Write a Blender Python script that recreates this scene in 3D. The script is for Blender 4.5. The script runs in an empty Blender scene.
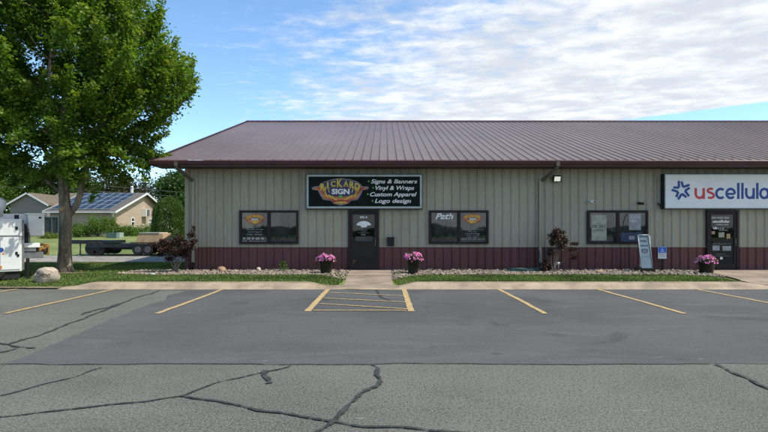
import bpy, bmesh, math, random
import numpy as np
from mathutils import Vector, Matrix, noise
random.seed(7); RNG = np.random.default_rng(7)
S = bpy.context.scene; C = S.collection
# ------------------------------------------------------------------ camera
F = 560.0; CH = 1.6; HZ = 229.5            # focal length in photo pixels, eye height, horizon row
cam = bpy.data.objects.new('camera', bpy.data.cameras.new('camera')); C.objects.link(cam)
cam.location = (0, 0, CH); cam.rotation_euler = (math.radians(90), 0, 0)
cam.data.sensor_width = 36; cam.data.lens = 36*F/768; cam.data.shift_y = 13.5/768
cam.data.clip_start = .1; cam.data.clip_end = 6000
S.camera = cam
# ------------------------------------------------------------------ light
SUN_EL, SUN_AZ = math.radians(55), math.radians(104)   # azimuth clockwise from +Y: high, from the right and a little in front; the eave shades the wall
SKY_STRENGTH, SUN_STRENGTH = .15, 2.8
S.view_settings.view_transform = 'Standard'; S.view_settings.look = 'None'
S.view_settings.gamma = 1; S.view_settings.use_curve_mapping = False
S.view_settings.exposure = 0.85
sun = bpy.data.objects.new('sun', bpy.data.lights.new('sun', 'SUN')); C.objects.link(sun)
sd = Vector((math.sin(SUN_AZ)*math.cos(SUN_EL), math.cos(SUN_AZ)*math.cos(SUN_EL), math.sin(SUN_EL)))
sun.rotation_euler = sd.to_track_quat('Z', 'Y').to_euler()
sun.data.energy = SUN_STRENGTH; sun.data.angle = math.radians(.5); sun.data.color = (1, .93, .81)
W = bpy.data.worlds.new('World'); S.world = W; W.use_nodes = True

class NT:
    """tiny helper for writing node expressions"""
    def __init__(s, tree): s.t = tree; s.n = tree.nodes; s.l = tree.links
    def new(s, kind, **kw):
        nd = s.n.new(kind)
        for k, v in kw.items(): setattr(nd, k, v)
        return nd
    def put(s, sock, v):
        if isinstance(v, bpy.types.NodeSocket): s.l.new(v, sock)
        elif v is not None: sock.default_value = v
    def m(s, op, a, b=None, c=None, clamp=False):
        nd = s.new('ShaderNodeMath', operation=op, use_clamp=clamp)
        s.put(nd.inputs[0], a); s.put(nd.inputs[1], b); s.put(nd.inputs[2], c)
        return nd.outputs[0]
    def step(s, v, lo, hi):
        nd = s.new('ShaderNodeMapRange', interpolation_type='SMOOTHSTEP')
        s.put(nd.inputs[0], v); s.put(nd.inputs[1], lo); s.put(nd.inputs[2], hi)
        return nd.outputs[0]
    def mix(s, f, a, b, blend='MIX'):
        nd = s.new('ShaderNodeMix', data_type='RGBA', blend_type=blend)
        s.put(nd.inputs[0], f)
        for i, v in ((6, a), (7, b)):
            s.put(nd.inputs[i], v if isinstance(v, bpy.types.NodeSocket) else (*v[:3], 1))
        return nd.outputs[2]
    def noise(s, vec, scale, detail=4, rough=.55, dist=0):
        nd = s.new('ShaderNodeTexNoise')
        s.put(nd.inputs['Vector'], vec); nd.inputs['Scale'].default_value = scale
        nd.inputs['Detail'].default_value = detail; nd.inputs['Roughness'].default_value = rough
        nd.inputs['Distortion'].default_value = dist
        return nd.outputs['Fac']
    def mapping(s, vec, sc=(1, 1, 1), loc=(0, 0, 0), rot=(0, 0, 0)):
        nd = s.new('ShaderNodeMapping'); s.l.new(vec, nd.inputs[0])
        nd.inputs['Scale'].default_value = sc; nd.inputs['Location'].default_value = loc; nd.inputs['Rotation'].default_value = rot
        return nd.outputs[0]

def build_world():
    w = NT(W.node_tree); w.n.clear()
    sky = w.new('ShaderNodeTexSky', sky_type='NISHITA'); sky.sun_disc = False
    sky.sun_elevation = SUN_EL; sky.sun_rotation = SUN_AZ
    sky.air_density = .80; sky.dust_density = .05; sky.ozone_density = 4.0
    hs = w.new('ShaderNodeHueSaturation'); hs.inputs['Saturation'].default_value = 1.02
    hs.inputs['Value'].default_value = .98; hs.inputs['Hue'].default_value = .494
    w.l.new(sky.outputs[0], hs.inputs['Color'])
    tc = w.new('ShaderNodeTexCoord'); sx = w.new('ShaderNodeSeparateXYZ'); w.l.new(tc.outputs['Generated'], sx.inputs[0])
    z = w.m('MAXIMUM', sx.outputs[2], .05)
    u = w.m('DIVIDE', sx.outputs[0], z); v = w.m('ABSOLUTE', w.m('DIVIDE', sx.outputs[1], z))     # position on the cloud layer
    cb = w.new('ShaderNodeCombineXYZ'); w.l.new(u, cb.inputs[0]); w.l.new(v, cb.inputs[1])
    p = cb.outputs[0]
    warp = w.noise(p, .9, 3)
    big = w.noise(p, .55, 3, .5)
    s1 = w.m('ADD', w.m('ADD', u, w.m('MULTIPLY', v, .28)), -1.32)
    s1 = w.m('ADD', s1, w.m('MULTIPLY', w.m('SUBTRACT', warp, .5), 1.3))
    D = w.step(s1, -2.6, 1.1)
    edge = w.m('ADD', w.m('ADD', v, w.m('MULTIPLY', u, 1.236)), w.m('MULTIPLY', w.m('SUBTRACT', warp, .5), 1.2))
    D = w.m('MULTIPLY', D, w.m('SUBTRACT', 1, w.m('MULTIPLY', w.step(edge, 7.7, 8.2), w.m('SUBTRACT', 1, w.step(edge, 10.3, 11)))))
    pr = w.mapping(p, sc=(1, 1.15, 1), rot=(0, 0, .35))
    puff = w.noise(pr, 5.2, 6, .6, .25)
    puff2 = w.noise(pr, 15, 4, .6)
    pf = w.m('ADD', w.m('MULTIPLY', puff, .74), w.m('MULTIPLY', puff2, .26))
    val = w.m('ADD', pf, w.m('MULTIPLY', w.m('SUBTRACT', D, .5), .74))
    mask = w.step(val, .33, .84)
    mask = w.m('MULTIPLY', mask, .95)
    # cloud brightness: thick parts a little grey, edges white
    soft = w.noise(p, 2.2, 4)
    cc = w.mix(w.step(w.m('ADD', soft, w.m('MULTIPLY', puff, .5)), .6, .95), (2.75, 2.9, 3.1), (3.9, 3.95, 3.95))
    out = w.mix(mask, hs.outputs[0], cc)
    bg = w.new('ShaderNodeBackground'); bg.inputs[1].default_value = SKY_STRENGTH; w.l.new(out, bg.inputs[0])
    o = w.new('ShaderNodeOutputWorld'); w.l.new(bg.outputs[0], o.inputs[0])
build_world()

# ------------------------------------------------------------------ materials
MATS = {}
def mat(name, col, rough=.6, metal=0, var=.12, scale=6, bump=0, bscale=60, col2=None, spec=.5, sc=(1, 1, 1), fine=0, fscale=200, emit=None, coat=0):
    if name in MATS: return MATS[name]
    M = bpy.data.materials.new(name); M.use_nodes = True; MATS[name] = M
    t = NT(M.node_tree); b = t.n['Principled BSDF']
    tc = t.new('ShaderNodeTexCoord').outputs['Object']
    vec = t.mapping(tc, sc=sc)
    c2 = col2 if col2 else tuple(max(0, c*(1-var*2)) for c in col)
    c1 = col if col2 else tuple(min(1, c*(1+var)) for c in col)
    n = t.noise(vec, scale, 5, .6)
    c = t.mix(t.step(n, .3, .7), c1, c2)
    if fine:
        f = t.noise(vec, fscale, 2, .6)
        c = t.mix(1.0, c, t.mix(t.step(f, .3, .7), (1-fine,)*3, (1+fine,)*3), 'MULTIPLY')
    t.put(b.inputs['Base Color'], c)
    t.put(b.inputs['Roughness'], t.m('ADD', rough-.06, t.m('MULTIPLY', n, .12)))
    b.inputs['Metallic'].default_value = metal; b.inputs['Specular IOR Level'].default_value = spec
    if coat: b.inputs['Coat Weight'].default_value = coat
    if emit: b.inputs['Emission Color'].default_value = (*emit[:3], 1); b.inputs['Emission Strength'].default_value = emit[3]
    if bump:
        bp = t.new('ShaderNodeBump'); bp.inputs['Strength'].default_value = bump; bp.inputs['Distance'].default_value = .02
        t.l.new(t.noise(vec, bscale, 4, .6), bp.inputs['Height']); t.l.new(bp.outputs[0], b.inputs['Normal'])
    return M
def leaf_mat(name, dark, light, tip=None, trans=.35):
    if name in MATS: return MATS[name]
    M = bpy.data.materials.new(name); M.use_nodes = True; MATS[name] = M
    t = NT(M.node_tree); t.n.clear()
    a = t.new('ShaderNodeAttribute'); a.attribute_name = 'tint'; sp = t.new('ShaderNodeSeparateColor'); t.l.new(a.outputs['Color'], sp.inputs[0])
    c = t.mix(sp.outputs[0], dark, light)
    if tip: c = t.mix(sp.outputs[1], c, tip)
    d = t.new('ShaderNodeBsdfPrincipled'); t.l.new(c, d.inputs['Base Color']); d.inputs['Roughness'].default_value = .5; d.inputs['Specular IOR Level'].default_value = .3
    tr = t.new('ShaderNodeBsdfTranslucent'); t.l.new(t.mix(1.0, c, (1.3, 1.35, .55), 'MULTIPLY'), tr.inputs[0])
    mx = t.new('ShaderNodeMixShader'); mx.inputs[0].default_value = trans
    t.l.new(d.outputs[0], mx.inputs[1]); t.l.new(tr.outputs[0], mx.inputs[2])
    o = t.new('ShaderNodeOutputMaterial'); t.l.new(mx.outputs[0], o.inputs[0])
    return M
def asphalt(name, base, speck, streak, seed, stain=.25, dens=.62):
    M = bpy.data.materials.new(name); M.use_nodes = True
    t = NT(M.node_tree); b = t.n['Principled BSDF']
    tc = t.new('ShaderNodeTexCoord').outputs['Object']; v = t.mapping(tc, loc=(seed, seed*2, 0))
    big = t.noise(v, .35, 4, .6); mid = t.noise(t.mapping(v, sc=(.35, 1.3, 1)), 1.1, 5, .62, .4)
    c = t.mix(t.step(big, .3, .7), base, tuple(x*(1+stain) for x in base))
    c = t.mix(t.m('MULTIPLY', t.step(mid, .52, .72), streak), c, tuple(x*1.55 for x in base))
    c = t.mix(t.m('MULTIPLY', t.step(t.noise(v, .8, 5, .65, .6), .55, .70), .6), c, tuple(x*.62 for x in base))
    c = t.mix(t.m('MULTIPLY', t.step(t.noise(t.mapping(v, sc=(.25, 1, 1)), 2.6, 4, .6, 1.2), .60, .66), .35), c, tuple(x*1.4 for x in base))
    c = t.mix(t.m('MULTIPLY', t.step(t.noise(v, 1.9, 2, .5), .70, .76), .55), c, tuple(x*.4 for x in base))
    f = t.noise(v, 72, 3, .75); f2 = t.noise(v, 30, 2, .6)
    c = t.mix(t.m('MULTIPLY', t.step(f, dens-.06, dens+.07), speck), c, (.33, .32, .27))
    c = t.mix(t.m('MULTIPLY', t.step(f2, .50, .30), speck*.8), c, tuple(x*.35 for x in base))
    # scattered pale scuffs and leaf bits
    f3 = t.noise(t.mapping(v, sc=(.5, 1.4, 1)), 7, 2, .5)
    c = t.mix(t.m('MULTIPLY', t.step(f3, .71, .76), .5), c, (.26, .25, .22))
    t.put(b.inputs['Base Color'], c); b.inputs['Roughness'].default_value = .88; b.inputs['Specular IOR Level'].default_value = .3
    bp = t.new('ShaderNodeBump'); bp.inputs['Strength'].default_value = .55; bp.inputs['Distance'].default_value = .006
    t.l.new(f, bp.inputs['Height']); t.l.new(bp.outputs[0], b.inputs['Normal'])
    return M
def glass_mat(name, base, ior=1.9, rough=.02):
    M = bpy.data.materials.new(name); M.use_nodes = True
    t = NT(M.node_tree); b = t.n['Principled BSDF']
    tc = t.new('ShaderNodeTexCoord').outputs['Object']
    n = t.noise(tc, 2.5, 3)
    t.put(b.inputs['Base Color'], t.mix(t.step(n, .35, .65), base, tuple(x*.45 for x in base)))
    b.inputs['Roughness'].default_value = rough; b.inputs['IOR'].default_value = ior
    bp = t.new('ShaderNodeBump'); bp.inputs['Strength'].default_value = .06; bp.inputs['Distance'].default_value = .02
    t.l.new(t.noise(tc, 1.1, 2), bp.inputs['Height']); t.l.new(bp.outputs[0], b.inputs['Normal'])
    return M

m_lot = asphalt('old_asphalt', (.080, .081, .069), .80, .6, 3, .55, dens=.565)
m_lot2 = asphalt('sealed_asphalt', (.070, .072, .070), .32, .8, 11, .40, dens=.62)
m_crack = mat('crack_sealant', (.036, .039, .035), .8, var=.3, scale=9)
m_conc = mat('concrete', (.37, .29, .20), .9, var=.17, scale=1.6, fine=.16, fscale=90, bump=.3, bscale=90)
m_walk = mat('concrete_walk', (.31, .245, .18), .9, var=.16, scale=1.3, fine=.16, fscale=90, bump=.3, bscale=90)
m_paint = mat('yellow_paint', (.54, .37, .15), .85, scale=14, col2=(.32, .24, .13), fine=.4, fscale=45)
m_gravel_road = mat('gravel_road', (.30, .275, .235), .95, var=.25, scale=2.2, fine=.3, fscale=30, bump=.5, bscale=20)
m_dirt = mat('dirt', (.22, .17, .115), .95, var=.25, scale=3, fine=.4, fscale=40, bump=.5, bscale=40)
m_mulch = mat('bed_soil', (.17, .135, .10), .95, var=.25, scale=5, fine=.4, fscale=50, bump=.6, bscale=50)
m_lawn = mat('lawn', (.085, .135, .024), .95, scale=.28, col2=(.21, .235, .065), fine=.35, fscale=18, bump=.8, bscale=25)
m_wall = mat('taupe_steel', (.34, .325, .25), .42, var=.05, scale=.8, sc=(1, 1, .25), fine=.05, fscale=14, spec=.35)
m_wains = mat('maroon_steel', (.112, .040, .041), .42, var=.10, scale=.9, sc=(1, 1, .3), fine=.08, fscale=14, spec=.4)
m_maroon = mat('maroon_trim', (.085, .034, .040), .40, var=.08, scale=2, spec=.4)
m_soffit = mat('soffit_brown', (.045, .028, .024), .6, var=.15, scale=1.5, sc=(1, 4, 1))
m_roof = mat('roof_steel', (.108, .074, .068), .42, var=.07, scale=.5, sc=(1, .3, 1), fine=.06, fscale=6, spec=.55)
m_bronze = mat('bronze_frame', (.024, .017, .016), .5, var=.1, scale=4, spec=.25)
m_glass = glass_mat('window_glass', (.036, .042, .043), 1.75)
m_doorglass = glass_mat('door_glass', (.008, .009, .009), 1.6)
m_black = mat('black_plastic', (.012, .012, .012), .5, var=.15, scale=8, spec=.3)
m_pot = mat('pot_plastic', (.022, .022, .018), .45, var=.2, scale=6, spec=.3)
m_alu = mat('sign_aluminium', (.36, .43, .41), .4, metal=.2, var=.06, scale=5)
m_signface = mat('sign_black', (.004, .009, .008), .6, var=.2, scale=2, spec=.15)
m_white = mat('white_paint', (.72, .74, .72), .45, var=.04, scale=3)
m_signwhite = mat('sign_acrylic', (.78, .82, .80), .35, var=.03, scale=1.5)
m_vinyl = mat('white_vinyl', (.80, .82, .80), .5, var=.05, scale=5)
m_vinyl_dim = mat('faded_vinyl', (.30, .33, .34), .5, var=.15, scale=9)
m_red = mat('sign_red', (.58, .05, .055), .45, var=.05, scale=4)
m_blue = mat('sign_blue', (.015, .065, .28), .45, var=.05, scale=4)
m_gold = mat('logo_gold', (.62, .50, .06), .5, var=.12, scale=12)
m_orange = mat('logo_orange', (.60, .20, .05), .5, var=.2, scale=12)
m_dkred = mat('logo_red', (.38, .035, .03), .5, var=.2, scale=12)
m_pgrey = mat('logo_grey', (.22, .19, .20), .5, var=.1, scale=12)
m_navy = mat('logo_navy', (.03, .03, .10), .5, var=.1, scale=12)
m_green = mat('logo_green', (.08, .42, .04), .5, var=.1, scale=12)
m_bark = mat('bark', (.25, .215, .165), .95, var=.28, scale=7, sc=(1, 1, .22), fine=.3, fscale=40, bump=1, bscale=22)
m_bark2 = mat('pale_bark', (.24, .20, .16), .95, var=.25, scale=10, sc=(1, 1, .3), bump=.6, bscale=30)
m_wood = mat('cut_wood', (.50, .33, .16), .9, var=.2, scale=20)
m_rock = mat('boulder_stone', (.44, .37, .29), .95, var=.2, scale=4, fine=.25, fscale=35, bump=.7, bscale=14)
m_rock2 = mat('tan_stone', (.40, .26, .16), .95, var=.2, scale=6, fine=.2, fscale=40, bump=.5, bscale=20)
m_steel = mat('grey_steel', (.22, .22, .22), .45, metal=.5, var=.15, scale=8)
m_rubber = mat('rubber', (.018, .018, .018), .85, var=.2, scale=9)
m_deck = mat('trailer_paint', (.010, .018, .018), .6, var=.2, scale=3)
m_rim = mat('dull_rim', (.10, .10, .10), .6)
m_crate = mat('crate_board', (.46, .32, .18), .85, var=.15, scale=5, sc=(1, 1, 5))
m_yellow = mat('machine_yellow', (.26, .13, .02), .5, var=.2, scale=9)
m_housewall = mat('house_siding', (.40, .325, .25), .85, var=.05, scale=1.5, sc=(.3, .3, 6))
m_greywall = mat('grey_siding', (.21, .195, .19), .85, var=.05, scale=1.5, sc=(.3, .3, 6))
m_shingle = mat('brown_shingle', (.15, .12, .085), .95, var=.15, scale=3, fine=.25, fscale=25)
m_shingle2 = mat('grey_shingle', (.12, .11, .10), .95, var=.15, scale=3, fine=.25, fscale=25)
m_panel = mat('solar_cell', (.016, .024, .040), .35, var=.15, scale=2, spec=.25)
m_teal = mat('green_steel', (.07, .13, .115), .55, var=.12, scale=4)
m_hose = mat('teal_hose', (.012, .075, .07), .45, var=.2, scale=12)
m_signblue = mat('pale_blue_board', (.15, .21, .255), .4, var=.08, scale=4)
m_hcblue = mat('access_blue', (.02, .14, .60), .45, var=.05, scale=8)
m_poster = mat('poster_paper', (.34, .36, .27), .6, var=.12, scale=6)
m_lens = mat('lamp_lens', (.80, .84, .68), .3, var=.05, scale=12, emit=(.95, 1, .82, .25))
m_pink = mat('petunia_pink', (.68, .10, .36), .6, scale=25, col2=(.80, .30, .56))
m_blind = mat('interior_grey', (.06, .06, .055), .8, var=.3, scale=2)

# ------------------------------------------------------------------ mesh helpers
def tag(o, label=None, cat=None, group=None, kind=None):
    if label: o['label'] = label
    if cat: o['category'] = cat
    if group: o['group'] = group
    if kind: o['kind'] = kind
    return o
def empty(name, loc=(0, 0, 0), label=None, cat=None, group=None):
    o = bpy.data.objects.new(name, None); C.objects.link(o); o.location = loc; o.empty_display_size = .2
    return tag(o, label, cat, group)
class MB:
    def __init__(s): s.b = bmesh.new()
    def box(s, x0, x1, y0, y1, z0, z1, bev=0, rot=None, mi=0):
        r = bmesh.ops.create_cube(s.b, size=1)
        M = Matrix.Translation(((x0+x1)/2, (y0+y1)/2, (z0+z1)/2)) @ (rot.to_4x4() if rot else Matrix.Identity(4)) @ Matrix.Diagonal((x1-x0, y1-y0, z1-z0, 1))
        bmesh.ops.transform(s.b, matrix=M, verts=r['verts'])
        fs = {f for v in r['verts'] for f in v.link_faces}
        for f in fs: f.material_index = mi
        if bev:
            es = {e for v in r['verts'] for e in v.link_edges}
            bmesh.ops.bevel(s.b, geom=list(es), offset=bev, segments=2, affect='EDGES', profile=.7)
        return s
    def tube(s, pts, rad, seg=8, mi=0, caps=True):
        pts = [Vector(p) for p in pts]; n = len(pts)
        rads = rad if isinstance(rad, (list, tuple)) else [rad]*n
        rings = []; prev = None
        for i, p in enumerate(pts):
            d = (pts[min(i+1, n-1)]-pts[max(i-1, 0)]).normalized()
            if prev is None: a = d.orthogonal().normalized()
            else:
                a = prev-d*prev.dot(d)
                a = a.normalized() if a.length > 1e-6 else d.orthogonal().normalized()
            prev = a; bb = d.cross(a)
            rings.append([s.b.verts.new(p+(a*math.cos(2*math.pi*k/seg)+bb*math.sin(2*math.pi*k/seg))*rads[i]) for k in range(seg)])
        for i in range(n-1):
            for k in range(seg):
                f = s.b.faces.new((rings[i][k], rings[i][(k+1) % seg], rings[i+1][(k+1) % seg], rings[i+1][k])); f.smooth = True; f.material_index = mi
        if caps:
            for r, rev in ((rings[0], True), (rings[-1], False)):
                f = s.b.faces.new(r[::-1] if rev else r); f.material_index = mi
        return s
    def lathe(s, prof, c=(0, 0, 0), seg=32, mi=0):
        rings = [[s.b.verts.new((c[0]+r*math.cos(2*math.pi*k/seg), c[1]+r*math.sin(2*math.pi*k/seg), c[2]+z)) for k in range(seg)] for r, z in prof]
        for i in range(len(prof)-1):
            for k in range(seg):
                f = s.b.faces.new((rings[i][k], rings[i][(k+1) % seg], rings[i+1][(k+1) % seg], rings[i+1][k])); f.smooth = True; f.material_index = mi
        return s
    def plate(s, pts, y0, y1, mi=0):
        """vertical plate: pts are (x, z), thickness y0..y1 (y0 nearer the camera)"""
        a = [s.b.verts.new((x, y0, z)) for x, z in pts]; b = [s.b.verts.new((x, y1, z)) for x, z in pts]
        n = len(pts)
        f = s.b.faces.new(a); f.material_index = mi
        f = s.b.faces.new(b[::-1]); f.material_index = mi
        for k in range(n):
            f = s.b.faces.new((a[k], b[k], b[(k+1) % n], a[(k+1) % n])); f.material_index = mi
        return s
    def sheet(s, pts, z=None, mi=0):
        f = s.b.faces.new([s.b.verts.new((p[0], p[1], p[2] if z is None else z)) for p in pts]); f.material_index = mi
        return s
    def mesh(s, me, M, mi=0):
        n0 = len(s.b.faces); v0 = len(s.b.verts); s.b.from_mesh(me)
        s.b.verts.ensure_lookup_table(); s.b.faces.ensure_lookup_table()
        bmesh.ops.transform(s.b, matrix=M, verts=s.b.verts[v0:])
        for f in s.b.faces[n0:]: f.material_index = mi
        return s
    def build(s, name, mats, parent=None, **kw):
        bmesh.ops.recalc_face_normals(s.b, faces=s.b.faces)
        me = bpy.data.meshes.new(name); s.b.to_mesh(me); s.b.free()
        for m in (mats if isinstance(mats, (list, tuple)) else [mats]): me.materials.append(m)
        return link(name, me, parent, **kw)
def link(name, me, parent=None, **kw):
    o = bpy.data.objects.new(name, me); C.objects.link(o)
    if parent is not None:
        o.parent = parent; o.matrix_parent_inverse = Matrix.Identity(4)
        w = Vector((0, 0, 0)); p = parent
        while p is not None: w += p.location; p = p.parent
        o.location = -w           # meshes are written in world coordinates
    return tag(o, **kw)
def npmesh(name, V, Fa, mats, tint=None, smooth=False):
    me = bpy.data.meshes.new(name); k = Fa.shape[1]
    me.vertices.add(len(V)); me.vertices.foreach_set('co', np.asarray(V, np.float32).ravel())
    me.loops.add(Fa.size); me.loops.foreach_set('vertex_index', Fa.astype(np.int32).ravel())
    me.polygons.add(len(Fa)); me.polygons.foreach_set('loop_start', np.arange(0, Fa.size, k, dtype=np.int32))
    if tint is not None:
        a = me.attributes.new('tint', 'FLOAT_COLOR', 'POINT'); a.data.foreach_set('color', np.asarray(tint, np.float32).ravel())
    me.update(calc_edges=True); me.validate()
    if smooth: me.polygons.foreach_set('use_smooth', [True]*len(Fa))
    for m in (mats if isinstance(mats, (list, tuple)) else [mats]): me.materials.append(m)
    return me
def structure(o): o['kind'] = 'structure'; return o
def G(px, py, z=0.0):            # photo pixel to a point on a level surface, used for measuring only
    Y = (CH-z)*F/(py-HZ); return ((px-384)*Y/F, Y)
_txt = {}
def text_me(s, shear=0, bold=0, spacing=1):
    key = (s, shear, bold, spacing)
    if key in _txt: return _txt[key]
    cu = bpy.data.curves.new('lettering_src', 'FONT'); cu.body = s; cu.size = 1; cu.shear = shear; cu.offset = bold; cu.space_character = spacing; cu.resolution_u = 4
    o = bpy.data.objects.new('lettering_src', cu); C.objects.link(o)
    bpy.context.view_layer.update()
    me = bpy.data.meshes.new_from_object(o.evaluated_get(bpy.context.evaluated_depsgraph_get()))
    bpy.data.objects.remove(o); bpy.data.curves.remove(cu)
    co = np.array([v.co[:] for v in me.vertices]); _txt[key] = (me, co.min(0), co.max(0)); return _txt[key]
def put_text(mb, s, x0, x1, z0, z1, y, mi=0, shear=0, bold=0, spacing=1, side=None):
    """fit the words into the box x0..x1, z0..z1 on the vertical plane y"""
    me, lo, hi = text_me(s, shear, bold, spacing)
    sx = (x1-x0)/(hi[0]-lo[0]); sz = (z1-z0)/(hi[1]-lo[1])
    M = Matrix(((sx, 0, 0, x0-lo[0]*sx), (0, 0, -1, y), (0, sz, 0, z0-lo[1]*sz), (0, 0, 0, 1)))
    mb.mesh(me, M, mi)
def wx(px, Y=20.15): return (px-384)*Y/F
def wz(py, Y=20.15): return CH+(HZ-py)*Y/F

# ================================================================== GROUND
def kh(x):                        # height of the kerb along the lot
    def ss(a, b, t): t = min(1, max(0, (t-a)/(b-a))); return t*t*(3-2*t)
    h = .13
    h *= 1-.80*(ss(-2.15, -1.55, x)-ss(.35, .95, x))
    h *= 1-.65*ss(9.9, 10.8, x)*(1-ss(17.2, 17.9, x))
    h *= ss(-8.55, -8.05, x)*.8+.2
    return h
def gz(x, y):
    if y < 15.187: return -.06
    a = kh(x)-.012
    if y < 15.75 and x < -8.3: return .0+(.03)*(y-15.05)/.7
    t = min(1, max(0, (y-15.75)/2.2)); z = a+(.14-a)*t
    if y > 32: z = .14+(min(y, 50)-32)*(.86/18)
    return z
def ground():
    xs = sorted(set([-1500, -700, -300, -150, -90, -60, -45, -35, -28, -22, -18]+[round(-15+.2*i, 3) for i in range(0, 176)]+[21, 24, 30, 45, 70, 120, 250, 600, 1500]))
    ys = sorted(set([-1500, -600, -200, -60, 0, 8, 13, 15.185, 15.19]+[round(15.2+.2*i, 3) for i in range(0, 16)]+[19, 20, 22, 25, 28, 31, 32, 34, 37, 40, 44, 48, 50, 55, 62, 70, 85, 110, 160, 300, 700, 1500]))
    V = []; 
    for y in ys:
        for x in xs:
            z = gz(x, y)
            if y > 33 and abs(x) < 90: z += .05*noise.noise(Vector((x*.25, y*.25, 0)))*min(1, (y-33)/6)
            V.append((x, y, z))
    nx = len(xs); Fa = [(j*nx+i, j*nx+i+1, (j+1)*nx+i+1, (j+1)*nx+i) for j in range(len(ys)-1) for i in range(nx-1)]
    structure(link('ground', npmesh('ground', np.array(V), np.array(Fa), m_lawn, smooth=True)))
ground()
structure(MB().sheet([(-70, -60, 0), (70, -60, 0), (70, 15.2, 0), (-70, 15.2, 0)]).build('parking_lot', m_lot))
# newer, darker surfacing over the far half
bx = [(-4.53, 6.62), (-4.50, 7.0), (-4.58, 7.6), (-4.66, 8.4), (-4.8, 9.4), (-4.92, 10.9), (-5.0, 12.0), (-4.95, 12.7), (-5.25, 13.6), (-5.1, 14.4), (-5.6, 15.04)]
edge = []
EY0 = lambda x: 6.64+.022*math.sin(x*2.1)+.05*noise.noise(Vector((x*1.3, 0, 3)))+.02*noise.noise(Vector((x*5, 0, 3)))
for i in range(400):
    x = 30-i*(34.5/400); edge.append((x, EY0(x)))
structure(MB().sheet([(p[0], p[1], .004) for p in ([(30, 15.04)]+edge+bx)]).build('resurfaced_asphalt', m_lot2))
def ribbon(pts, w, z, name, m, wob=.25):
    P = [Vector((*p, 0)) for p in pts]; D = []
    for i in range(len(P)-1):
        n = max(2, int((P[i+1]-P[i]).length/.025))
        for k in range(n): D.append(P[i].lerp(P[i+1], k/n))
    D.append(P[-1]); mb = MB(); L = []
    for i, p in enumerate(D):
        d = (D[min(i+1, len(D)-1)]-D[max(i-1, 0)]).normalized(); n = Vector((-d.y, d.x, 0))
        j = n*(noise.noise(p*2.7)*wob*.16)
        ww = w*(1+wob*1.8*noise.noise(p*5+Vector((9, 0, 0)))+wob*1.6*noise.noise(p*17)+wob*1.8*noise.noise(p*41))/2
        L.append((mb.b.verts.new(p+j+n*ww+Vector((0, 0, z))), mb.b.verts.new(p+j-n*ww+Vector((0, 0, z)))))
    for i in range(len(L)-1): mb.b.faces.new((L[i][0], L[i][1], L[i+1][1], L[i+1][0]))
    return structure(mb.build(name, m))
zc = .008
cr = [([(0, 396), (40, 387), (75, 376), (102, 368)], .030), ([(-60, 421), (0, 417), (50, 412.5), (100, 407.5), (150, 401.5), (182, 396)], .042),
      ([(182, 396), (215, 384), (265, 372), (289, 366)], .032), ([(268, 371), (263, 376), (270, 384)], .07), ([(182, 396), (235, 405), (325, 422), (384, 428), (470, 434)], .040),
      ([(373, 365), (382, 378), (375, 388), (352, 403), (335, 420), (305, 440)], .055), ([(716, 365), (740, 376), (768, 387), (820, 412)], .05)]
for i, (pts, w) in enumerate(cr): ribbon([G(*p) for p in pts], w*.8, zc+.001*i, 'crack_sealant', m_crack, .42)
for i, (pts, w) in enumerate([([(4, 345.5), (48, 333), (80, 320), (131, 300), (160, 290.5)], .045), ([(80, 315), (105, 308), (131, 300.6)], .06), ([(-10, 344), (8, 345), (32, 349)], .05), ([(0, 353), (20, 348)], .04)]):
    ribbon([G(*p) for p in pts], w, zc+.001*i, 'crack_sealant', m_crack, .5)
ribbon([(x, EY0(x)) for x in [-4.55+.2*k for k in range(43)]], .014, zc, 'surfacing_joint', m_crack)
ribbon([G(376, 290), G(380, 297), G(392, 302)], .07, zc, 'crack_sealant', m_crack)
# painted stall lines
for x, y0, y1, w in [(-9.83, 10.6, 15.0, .10), (-7.19, 10.6, 15.0, .10), (-4.30, 10.6, 14.95, .10), (3.05, 10.6, 15.0, .10), (5.69, 10.6, 15.0, .10), (8.33, 10.6, 15.0, .10), (10.97, 10.6, 15.0, .10), (13.6, 10.6, 15, .1)]:
    ribbon([(x, y0), (x+.02, (y0+y1)/2), (x, y1)], w, .012, 'stall_line', m_paint, .08)
for x in (-1.49, .53): ribbon([(x, 10.9), (x, 15.0)], .125, .012, 'stall_line', m_paint, .05)
ribbon([(-1.40, 11.0), (.44, 11.0)], .08, .016, 'hatch_line', m_paint, .05)
for (a, b) in [((320, 304.2), (407.6, 309.6)), ((324, 298.7), (405.5, 302.5)), ((329, 293), (403.5, 296.4)), ((331, 289), (401, 290.5))]:
    ribbon([G(*a), G(*b)], .075, .016, 'hatch_line', m_paint, .06)
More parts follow.
